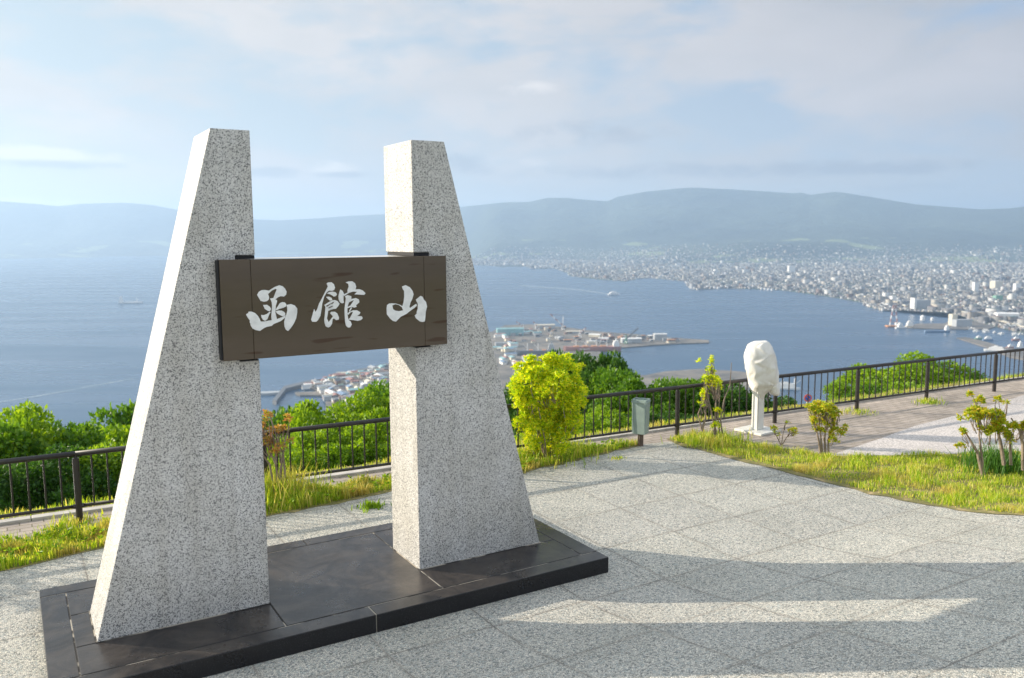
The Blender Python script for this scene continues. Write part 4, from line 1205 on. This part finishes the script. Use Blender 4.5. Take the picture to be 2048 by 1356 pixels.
# ------------------------------------------------------------------ nearer buildings one by one
def building(u, v, w_, d_, h, wall, roof, label, group=None, rz=.3, gable=0, cat='building', name='building', z=3):
    p = at(u, v); m = MB()
    m.box(-w_ / 2, w_ / 2, -d_ / 2, d_ / 2, 0, h, 0)
    if gable:
        V = [(-w_ / 2 - 1, -d_ / 2 - 1, h), (w_ / 2 + 1, -d_ / 2 - 1, h), (w_ / 2 + 1, d_ / 2 + 1, h), (-w_ / 2 - 1, d_ / 2 + 1, h), (-w_ / 2 - 1, 0, h + gable), (w_ / 2 + 1, 0, h + gable)]
        m.add(V, [(0, 1, 5, 4), (2, 3, 4, 5), (0, 4, 3), (1, 2, 5), (3, 2, 1, 0)], 1)
    else: m.box(-w_ / 2 - .4, w_ / 2 + .4, -d_ / 2 - .4, d_ / 2 + .4, h, h + .8, 1)
    o = m.build(name, [M['p_' + wall], M['p_' + roof]], loc=(p[0], p[1], SEA + z), rz=rz)
    return tag(o, label, cat, group)


r = random.Random(11)
roofs = ['turquoise', 'grey', 'white', 'red', 'blue', 'brown', 'cream', 'green', 'dark grey', 'grey', 'turquoise']
TB = [(612, 776), (655, 760), (700, 749), (775, 734), (775, 835), (700, 815), (652, 812), (650, 790), (612, 783)]
cnt = 0; tries = 0
while cnt < 150 and tries < 4000:
    tries += 1
    u, v = r.uniform(606, 776), r.uniform(734, 812)
    if not pip(TB, u, v): continue
    big = r.random() < .18
    rf = r.choice(roofs); wl = r.choice(['white', 'cream', 'grey', 'white', 'brown'])
    building(u, v, r.uniform(22, 38) if big else r.uniform(9, 18), r.uniform(12, 18) if big else r.uniform(8, 12), r.uniform(5, 11), wl, rf,
             f'{rf} roofed building among the dense harbour houses seen between the pillars', f'{rf} roofed harbour houses between the pillars', rz=.45 + r.choice([0, 1.57]) + r.gauss(0, .06), gable=r.choice([0, 2.5, 3]))
    cnt += 1
# along the shipyard below the red ship, right of the pillar
cnt = 0
while cnt < 34:
    u, v = r.uniform(985, 1075), r.uniform(668, 742)
    if 1030 < u and 680 < v < 712: continue
    rf = r.choice(['turquoise', 'red', 'grey', 'turquoise', 'cream', 'blue'])
    building(u, v, r.uniform(16, 34), r.uniform(10, 18), r.uniform(6, 12), r.choice(['white', 'grey', 'cream']), rf,
             f'{rf} roofed dock shed in the shipyard right of the right pillar', f'{rf} roofed dock sheds right of the pillar', rz=.3 + r.choice([0, 1.57]), gable=2.5, name='dock_shed', cat='shed'); cnt += 1
cnt = 0
while cnt < 75:
    u, v = r.uniform(1010, 1350), 0
    top_ = np.interp(u, [1010, 1060, 1130, 1200, 1285, 1350], [655, 652, 658, 668, 673, 679]); bot_ = np.interp(u, [1010, 1130, 1240, 1350], [690, 686, 690, 687])
    v = r.uniform(top_, bot_)
    rf = r.choice(['brown', 'grey', 'dark grey', 'orange', 'white', 'red', 'dark grey', 'brown'])
    building(u, v, r.uniform(8, 30), r.uniform(6, 14), r.uniform(4, 9), r.choice(['grey', 'brown', 'dark grey', 'cream']), rf,
             f'{rf} topped store or stack among the cranes on the shipyard quay', f'{rf} topped stores among the shipyard cranes', rz=.1 + r.choice([0, 1.57, .3]), name='store', cat='shed'); cnt += 1
# waterfront blocks across the bay
cnt = 0
while cnt < 100:
    u = r.uniform(1700, 2060); lim = np.interp(u, [1700, 1765, 1850, 1905, 1985, 2060], [601, 621, 623, 625, 648, 668]); v = lim - r.uniform(1, 26)
    rf = r.choice(['white', 'grey', 'blue', 'brown', 'red', 'cream', 'dark grey', 'grey', 'blue', 'dark grey'])
    building(u, v, r.uniform(9, 24), r.uniform(8, 14), r.uniform(5, 13), r.choice(['white', 'cream', 'grey', 'grey']), rf,
             f'{rf} topped block on the crowded waterfront across the bay', f'{rf} topped waterfront blocks at the right', rz=r.gauss(.35, .1) + r.choice([0, 1.57])); cnt += 1
# single ones the eye picks out
B = building
B(1207, 684, 30, 16, 9, 'white', 'white', 'small white hall beside the long white hall on the shipyard quay', rz=.1, gable=3)
B(1262, 687, 62, 26, 13, 'grey', 'white', 'long white roofed hall on the shipyard quay right of the red ship', rz=.12, gable=3, name='hall', cat='hall')
B(1320, 682, 40, 20, 20, 'grey', 'white', 'tall open fronted white shed near the tip of the shipyard quay', rz=.1, gable=2, name='shed', cat='shed')
B(1190, 675, 40, 16, 7, 'cream', 'white', 'cream shed with a slanting white roof behind the red ship', rz=-.5, gable=3, name='shed', cat='shed')
B(1150, 668, 60, 18, 7, 'grey', 'cream', 'low long shed behind the red ship', rz=.1, gable=2, name='shed', cat='shed')
B(1090, 659, 70, 20, 14, 'grey', 'cream', 'long grey workshop under the white jib crane', rz=.1, gable=3, name='workshop', cat='workshop')
B(1020, 672, 90, 26, 22, 'turquoise', 'turquoise', 'largest turquoise dock hall at the edge of the right pillar', rz=.15, gable=4, name='dock_hall', cat='hall')
B(1350, 683, 16, 12, 8, 'brown', 'dark grey', 'small dark building on the narrow end of the shipyard quay', rz=.1)
B(616, 778, 16, 10, 8, 'white', 'white', 'small white building at the landward end of the breakwater', rz=.4)
B(665, 787, 44, 6, 4, 'cream', 'cream', 'long low cream shed along the small harbour quay', rz=.05, name='quay_shed', cat='shed')
B(1826, 621, 12, 26, 52, 'white', 'white', 'tall white tower in front of the grey grain store', rz=.3, name='tower', cat='tower')
B(1843, 620, 62, 34, 42, 'grey', 'grey', 'large grey block of the grain store across the bay', rz=.1, name='grain_store')
B(1905, 652, 22, 20, 40, 'cream', 'cream', 'pale tower of the silo on the port island', rz=.2, name='silo', cat='silo')
B(1923, 654, 60, 30, 24, 'grey', 'grey', 'grey block of the silo on the port island', rz=.1)
B(2012, 642, 76, 44, 26, 'white', 'white', 'largest white warehouse beside the raised road at the right', rz=-.2, gable=5, name='warehouse', cat='warehouse')
B(1786, 604, 24, 20, 26, 'white', 'white', 'white cube shaped block on the far waterfront', rz=.2)
B(1992, 578, 60, 40, 46, 'cream', 'white', 'large cream hospital like block standing out of the city at the right', rz=.3)
B(1950, 583, 30, 20, 52, 'white', 'grey', 'slim white apartment block left of the large cream block', rz=.3)
B(2033, 586, 34, 22, 50, 'white', 'white', 'pale high block near the right edge of the city', rz=.2)
B(1995, 602, 40, 24, 24, 'green', 'green', 'mint green block in the city near the right edge', rz=.2)
B(1582, 546, 60, 30, 60, 'white', 'white', 'pair of white high blocks in the middle of the far city', rz=.2)
B(1170, 503, 46, 36, 50, 'white', 'white', 'lone white block on the plain above the sand spit', rz=.2)
B(1500, 572, 120, 20, 12, 'white', 'white', 'long white shed on the far shore under the city', rz=.05, name='long_shed', cat='shed')
B(1092, 534, 160, 40, 14, 'white', 'white', 'white ferry terminal hall on the far left of the coast', rz=.05, name='terminal', cat='terminal')
# row of white tanks on the far shore
for i in range(9):
    p = at(1408 + i * 7 + (80 if i > 4 else 0), 575 + (i * .9)); m = MB(); m.tube([(0, 0, 0), (0, 0, 11)], 8, 14)
    tag(m.build('storage_tank', M['p_white'], loc=(p[0], p[1], SEA + 3)), 'round white storage tank in a row on the far shore', 'tank', 'storage tanks on the far shore')
# two white domes by the port island
for u, v, rad, lab in ((1845, 641, 9, 'larger white tank standing in the port basin'), (1864, 642, 6, 'smaller white tank standing in the port basin')):
    p = at(u, v); m = MB(); m.tube([(0, 0, 0), (0, 0, rad * 1.7), (0, 0, rad * 2.2)], [rad, rad, rad * .4], 14)
    tag(m.build('tank', M['p_white'], loc=(p[0], p[1], SEA + 1)), lab, 'tank')


# ------------------------------------------------------------------ cranes
def lattice(m, p, q, w_, r_=.5, n=7, mi=0):
    p, q = Vector(p), Vector(q); d = (q - p); ref = Vector((0, 0, 1)) if abs(d.normalized().z) < .8 else Vector((1, 0, 0))
    x = d.cross(ref).normalized() * w_; y = d.cross(x).normalized() * w_
    cs = (x + y, x - y, -x - y, -x + y)
    for c_ in cs: m.tube([p + c_, q + c_ * .5], r_, 4, mi)
    for i in range(n):
        a = p + d * i / n; b = p + d * (i + 1) / n
        for k_ in range(4):
            m.tube([a + cs[k_] * (1 - .5 * i / n), b + cs[(k_ + 1) % 4] * (1 - .5 * (i + 1) / n)], r_ * .6, 3, mi, cap=False)


def crane(u, v, mast_h, jib, label, mastmat, jibmats, cabin='white'):
    p = at(u, v); root = empty('jib_crane', (p[0], p[1], SEA + 3)); tag(root, label, 'crane')
    m = MB()
    for sx in (-5, 5):
        for sy_ in (-5, 5): m.tube([(sx, sy_, 0), (sx * .4, sy_ * .4, 12)], .9, 5)
    m.box(-5.5, 5.5, -5.5, 5.5, 3, 4); m.tube([(0, 0, 12), (0, 0, mast_h)], [2.0, 1.1], 6)
    m.build('mast', M[mastmat], root)
    m = MB(); m.box(-3.5, 3.5, -3, 3, 12, 17); m.build('cabin', M['p_' + cabin], root)
    m = MB(); q0 = Vector((0, 0, 16)); q1 = Vector(jib); n = 5
    for i in range(n): lattice(m, q0 + (q1 - q0) * i / n, q0 + (q1 - q0) * (i + 1) / n, 1.5, .75, 3, i % 2)
    m.tube([(0, 0, mast_h), q1], .4, 4, 0)
    m.build('jib', [M[x] for x in jibmats], root)


crane(1126, 662, 52, (-46, 0, 58), 'tall white jib crane with a red and white jib leaning left over the shipyard', 'p_white', ['p_red', 'p_white'])
crane(1046, 664, 26, (-24, 0, 34), 'smaller red and white crane left of the tall white crane', 'p_white', ['p_red', 'p_white'])
crane(1252, 690, 30, (38, 0, 50), 'green quay crane with its dark jib raised to the right', 'p_green', ['p_dark grey', 'p_dark grey'], 'green')
crane(1078, 668, 30, (-20, 0, 40), 'slender crane standing between the small red crane and the tall white one', 'p_cream', ['p_red', 'p_white'])
crane(1160, 678, 26, (20, 0, 34), 'crane with a short red jib above the stern of the red ship', 'p_white', ['p_red', 'p_white'])
crane(1102, 676, 22, (14, 0, 26), 'low dock crane between the two ships', 'p_cream', ['p_red', 'p_cream'])
# red and white striped floating crane off the port island
p = at(1787, 654); root = empty('floating_crane', (p[0], p[1], SEA + 1)); tag(root, 'red and white striped floating crane with an A shaped frame off the port island', 'crane')
m = MB(); m.box(-26, 22, -12, 12, 0, 5); m.build('barge', M['p_orange'], root)
m = MB()
for sx in (-14, 14):
    for i in range(6):
        a, b = i / 6, (i + 1) / 6
        m.tube([(sx * (1 - a * .75), 0, 5 + 74 * a), (sx * (1 - b * .75), 0, 5 + 74 * b)], 2.4, 6, i % 2)
for i in (1, 3, 5): m.tube([(-14 * (1 - i / 8), 0, 5 + 12 * i), (14 * (1 - i / 8), 0, 5 + 12 * i)], 1.4, 5, 1)
m.build('frame', [M['p_white'], M['p_red']], root)
m = MB(); m.box(8, 20, -8, 8, 5, 16); m.build('deckhouse', M['p_white'], root)


# ------------------------------------------------------------------ ships and boats
def hull(m, L, Bm, H, mi=0, red=None, sheer=.15):
    st = [(-.5, .62, 0), (-.42, .95, 0), (-.2, 1, 0), (.2, 1, 0), (.38, .8, .03), (.46, .45, .08), (.5, .04, .15)]
    V = []
    for (x, w_, s_) in st:
        for (k_, z) in ((.7, -1), (.95, H * .4), (1, H * (1 + s_ + sheer * 0))):
            V.append((x * L, -w_ * k_ * Bm / 2, z)); V.append((x * L, w_ * k_ * Bm / 2, z))
    Fs = []; Ms = []
    for i in range(len(st) - 1):
        o_ = i * 6; n_ = o_ + 6
        for a_, b_, mm in ((0, 2, 1), (2, 4, 0)):
            Fs += [(o_ + a_, n_ + a_, n_ + b_, o_ + b_), (o_ + b_ + 1, n_ + b_ + 1, n_ + a_ + 1, o_ + a_ + 1)]
        Fs.append((o_ + 4, n_ + 4, n_ + 5, o_ + 5))
    Fs += [(0, 2, 3, 1), (2, 4, 5, 3)]
    m.add(V, Fs, mi)


def ship(name, label, u, v, L, Bm, H, hullc, rz, house=(-.4, .16, 10), hc='white', cat='ship', masts=(), holds=0, mastc='white', group=None, letters=False):
    p = at(u, v); root = empty(name, (p[0], p[1], SEA), rz); tag(root, label, cat, group)
    m = MB(); hull(m, L, Bm, H); m.build('hull', M['p_' + hullc], root)
    m = MB(); x = house[0] * L; w_ = house[1] * L
    m.box(x - w_ / 2, x + w_ / 2, -Bm * .42, Bm * .42, H, H + house[2] * .6); m.box(x - w_ * .35, x + w_ * .4, -Bm * .36, Bm * .36, H + house[2] * .6, H + house[2]); m.box(x - w_ * .15, x + w_ * .1, -Bm * .12, Bm * .12, H + house[2], H + house[2] * 1.35)
    m.build('deckhouse', M['p_' + hc], root)
    if holds:
        for i in range(holds):
            m = MB(); q = (-.24 + .62 * i / holds) * L; m.box(q, q + L * .09, -Bm * .33, Bm * .33, H, H + 2.2)
            m.build('hatch_cover', M['p_orange'], root)
    for q in masts:
        m = MB(); m.tube([(q * L, 0, H), (q * L, 0, H + 20)], 1.3, 6); m.tube([(q * L, 0, H + 6), (q * L + 12, 0, H + 17)], .7, 5)
        m.build('mast', M['p_' + mastc], root)
    if letters:
        m = MB()
        for i in range(9): m.box(-.12 * L + i * 4.3, -.12 * L + i * 4.3 + 3, -Bm / 2 - .3, -Bm / 2 - .05, H * .55, H * .85)
        m.build('hull_lettering', M['p_white'], root)
    return root


ship('cargo_ship', 'long red cargo ship with four white deck cranes moored at the shipyard', 1184, 703, 168, 26, 15, 'red', math.pi + .04, (-.42, .10, 16), 'white', masts=(-.26, -.08, .1, .28), holds=4, letters=False)
m = MB()
sh = bpy.data.objects['cargo_ship']
for i in range(10):
    x = 8 + i * 3.1; m.box(x, x + 2.0, 13.02, 13.25, 7.5, 10.5)
m.build('hull_lettering', M['p_white'], sh)
ship('cargo_ship', 'dark hulled ship with a tall white mast moored left of the red ship', 1072, 712, 120, 24, 16, 'dark grey', math.pi + .02, (-.36, .14, 18), 'grey', masts=(-.05, .2), holds=2)
ship('freighter', 'small white freighter alone on the open sea left of the left pillar', 262, 607, 120, 20, 9, 'white', .1, (-.40, .14, 22), 'white', masts=(.25,))
ship('ferry', 'white ferry crossing the bay with a long wake', 1228, 590, 70, 18, 8, 'white', .25, (-.05, .6, 11), 'white')
ship('coaster', 'blue hulled coaster moored at the port island', 1875, 664, 88, 15, 6, 'blue', .0, (.36, .14, 15), 'white')
ship('work_boat', 'white work boat beside the striped floating crane', 1802, 657, 44, 12, 6, 'white', .2, (-.1, .4, 12), 'white', cat='boat')
ship('work_boat', 'squat pale boat right of the striped floating crane', 1819, 655, 30, 14, 6, 'cream', .0, (0, .7, 16), 'white', cat='boat')
ship('excursion_boat', 'white passenger boat moored along the lower pier at the right', 1992, 703, 62, 13, 6, 'white', -.55, (0, .6, 8), 'white', cat='boat')
ship('patrol_boat', 'small white and blue boat moored behind the lower pier', 1976, 681, 34, 9, 5, 'blue', 0, (0, .6, 7), 'white', cat='boat')
ship('patrol_boat', 'green hulled boat with a white cabin at the tip of the lower pier', 1957, 679, 26, 8, 5, 'green', .1, (0, .5, 6), 'white', cat='boat')
ship('fishing_boat', 'red and white fishing boat near the right edge behind the lower pier', 2032, 681, 28, 8, 5, 'red', .1, (0, .5, 6), 'white', cat='boat')
ship('fishing_boat', 'red hulled fishing boat on the near side of the lower pier', 2020, 697, 26, 8, 5, 'red', .2, (0, .5, 6), 'white', cat='boat')
ship('fishing_boat', 'tall white fishing boat beside the red hulled one by the lower pier', 2040, 697, 24, 9, 6, 'white', .2, (0, .5, 13), 'white', cat='boat')
ship('museum_ship', 'large white ship moored close below, seen through the railing beside the binocular cover', 1572, 779, 58, 11, 5, 'white', -.3, (0, .7, 9), 'white', masts=(-.3, .3))
r = random.Random(5)
for i in range(26):
    u = r.uniform(1936, 2046); v = np.interp(u, [1936, 2046], [658, 672]) + r.uniform(-3, 3)
    ship('moored_boat', 'small pale boat in the crowded marina below the raised road', u, v, r.uniform(12, 20), 5, 3, 'white', r.uniform(-.3, .3), (0, .5, 3), r.choice(['white', 'grey']), cat='boat', group='boats in the marina')


def strip(name, label, pts, w0_, w1_, mat, z=.25):
    V = []; Fs = []
    for i, (u, v) in enumerate(pts):
        p = at(u, v, SEA); q = at(*pts[min(i + 1, len(pts) - 1)], SEA) - at(*pts[max(i - 1, 0)], SEA); n_ = np.array([-q[1], q[0], 0]) / np.hypot(q[0], q[1])
        w_ = w0_ + (w1_ - w0_) * i / (len(pts) - 1)
        V += [p + n_ * w_ / 2 + (0, 0, z), p - n_ * w_ / 2 + (0, 0, z)]
        if i: Fs.append((2 * i - 2, 2 * i - 1, 2 * i + 1, 2 * i))
    m = MB(); m.add(V, Fs); o = m.build(name, mat); return tag(o, label, 'wake', kind='stuff')


k = Mat('thin_foam', .6)
k.base(k.ramp(k.noise(.03, 4), [(.3, (.16, .24, .30)), (.7, (.42, .48, .52))])); foam = k.m
strip('wake', 'long pale wake behind the white ferry', [(1215, 588), (1190, 584), (1160, 580), (1125, 577), (1080, 574), (1040, 571)], 16, 40, foam)
strip('wake', 'pale boat wake crossing the sea at the far left', [(-60, 812), (0, 804), (60, 795), (120, 784), (190, 771), (270, 757)], 7, 6, foam)

# raised road and its pillars beside the warehouse
m = MB(); rp = [(1895, 622), (1930, 630), (1960, 637), (2000, 648), (2048, 660), (2110, 676)]
P3 = [at(u, v) + (0, 0, 14) for u, v in rp]
for a, b in zip(P3, P3[1:]):
    d = (b - a); n_ = np.array([-d[1], d[0], 0]) / np.hypot(d[0], d[1]) * 9
    m.add([a - n_, b - n_, b + n_, a + n_, a - n_ - (0, 0, 2), b - n_ - (0, 0, 2), b + n_ - (0, 0, 2), a + n_ - (0, 0, 2)], [(0, 1, 2, 3), (7, 6, 5, 4), (4, 5, 1, 0), (6, 7, 3, 2)])
vi = m.build('viaduct', M['p_cream'], None); tag(vi, 'pale raised road running along the harbour at the right', 'viaduct')
m = MB()
for a, b in zip(P3, P3[1:]):
    for t in (.1, .4, .7): c_ = a + (b - a) * t; m.tube([(c_[0], c_[1], SEA), (c_[0], c_[1], SEA + 12)], 2, 6)
m.build('pier', M['p_grey'], vi)
# two radio masts in the city
for u, v, h, lab in ((1921, 612, 46, 'red and white radio mast nearer the harbour'), (2006, 580, 60, 'red and white radio mast deeper in the city')):
    p = at(u, v); m = MB()
    for i in range(6): lattice(m, (0, 0, h * i / 6), (0, 0, h * (i + 1) / 6), 3.4 - .45 * i, .6, 2, i % 2)
    tag(m.build('radio_mast', [M['p_red'], M['p_white']], loc=(p[0], p[1], SEA + 3)), lab, 'mast')

# ------------------------------------------------------------------ haze over the bay
m = MB(); m.box(-30000, 30000, -3000, 30000, SEA - 8, 1010)
k = bpy.data.materials.new('haze'); k.use_nodes = True; n_ = k.node_tree.nodes; n_.clear()
out = n_.new('ShaderNodeOutputMaterial'); pv = n_.new('ShaderNodeVolumePrincipled')
pv.inputs['Color'].default_value = (.52, .70, .93, 1); pv.inputs['Density'].default_value = 7.0e-5; pv.inputs['Anisotropy'].default_value = .34
k.node_tree.links.new(pv.outputs[0], out.inputs['Volume'])
o = m.build('haze', k); tag(o, kind='stuff')
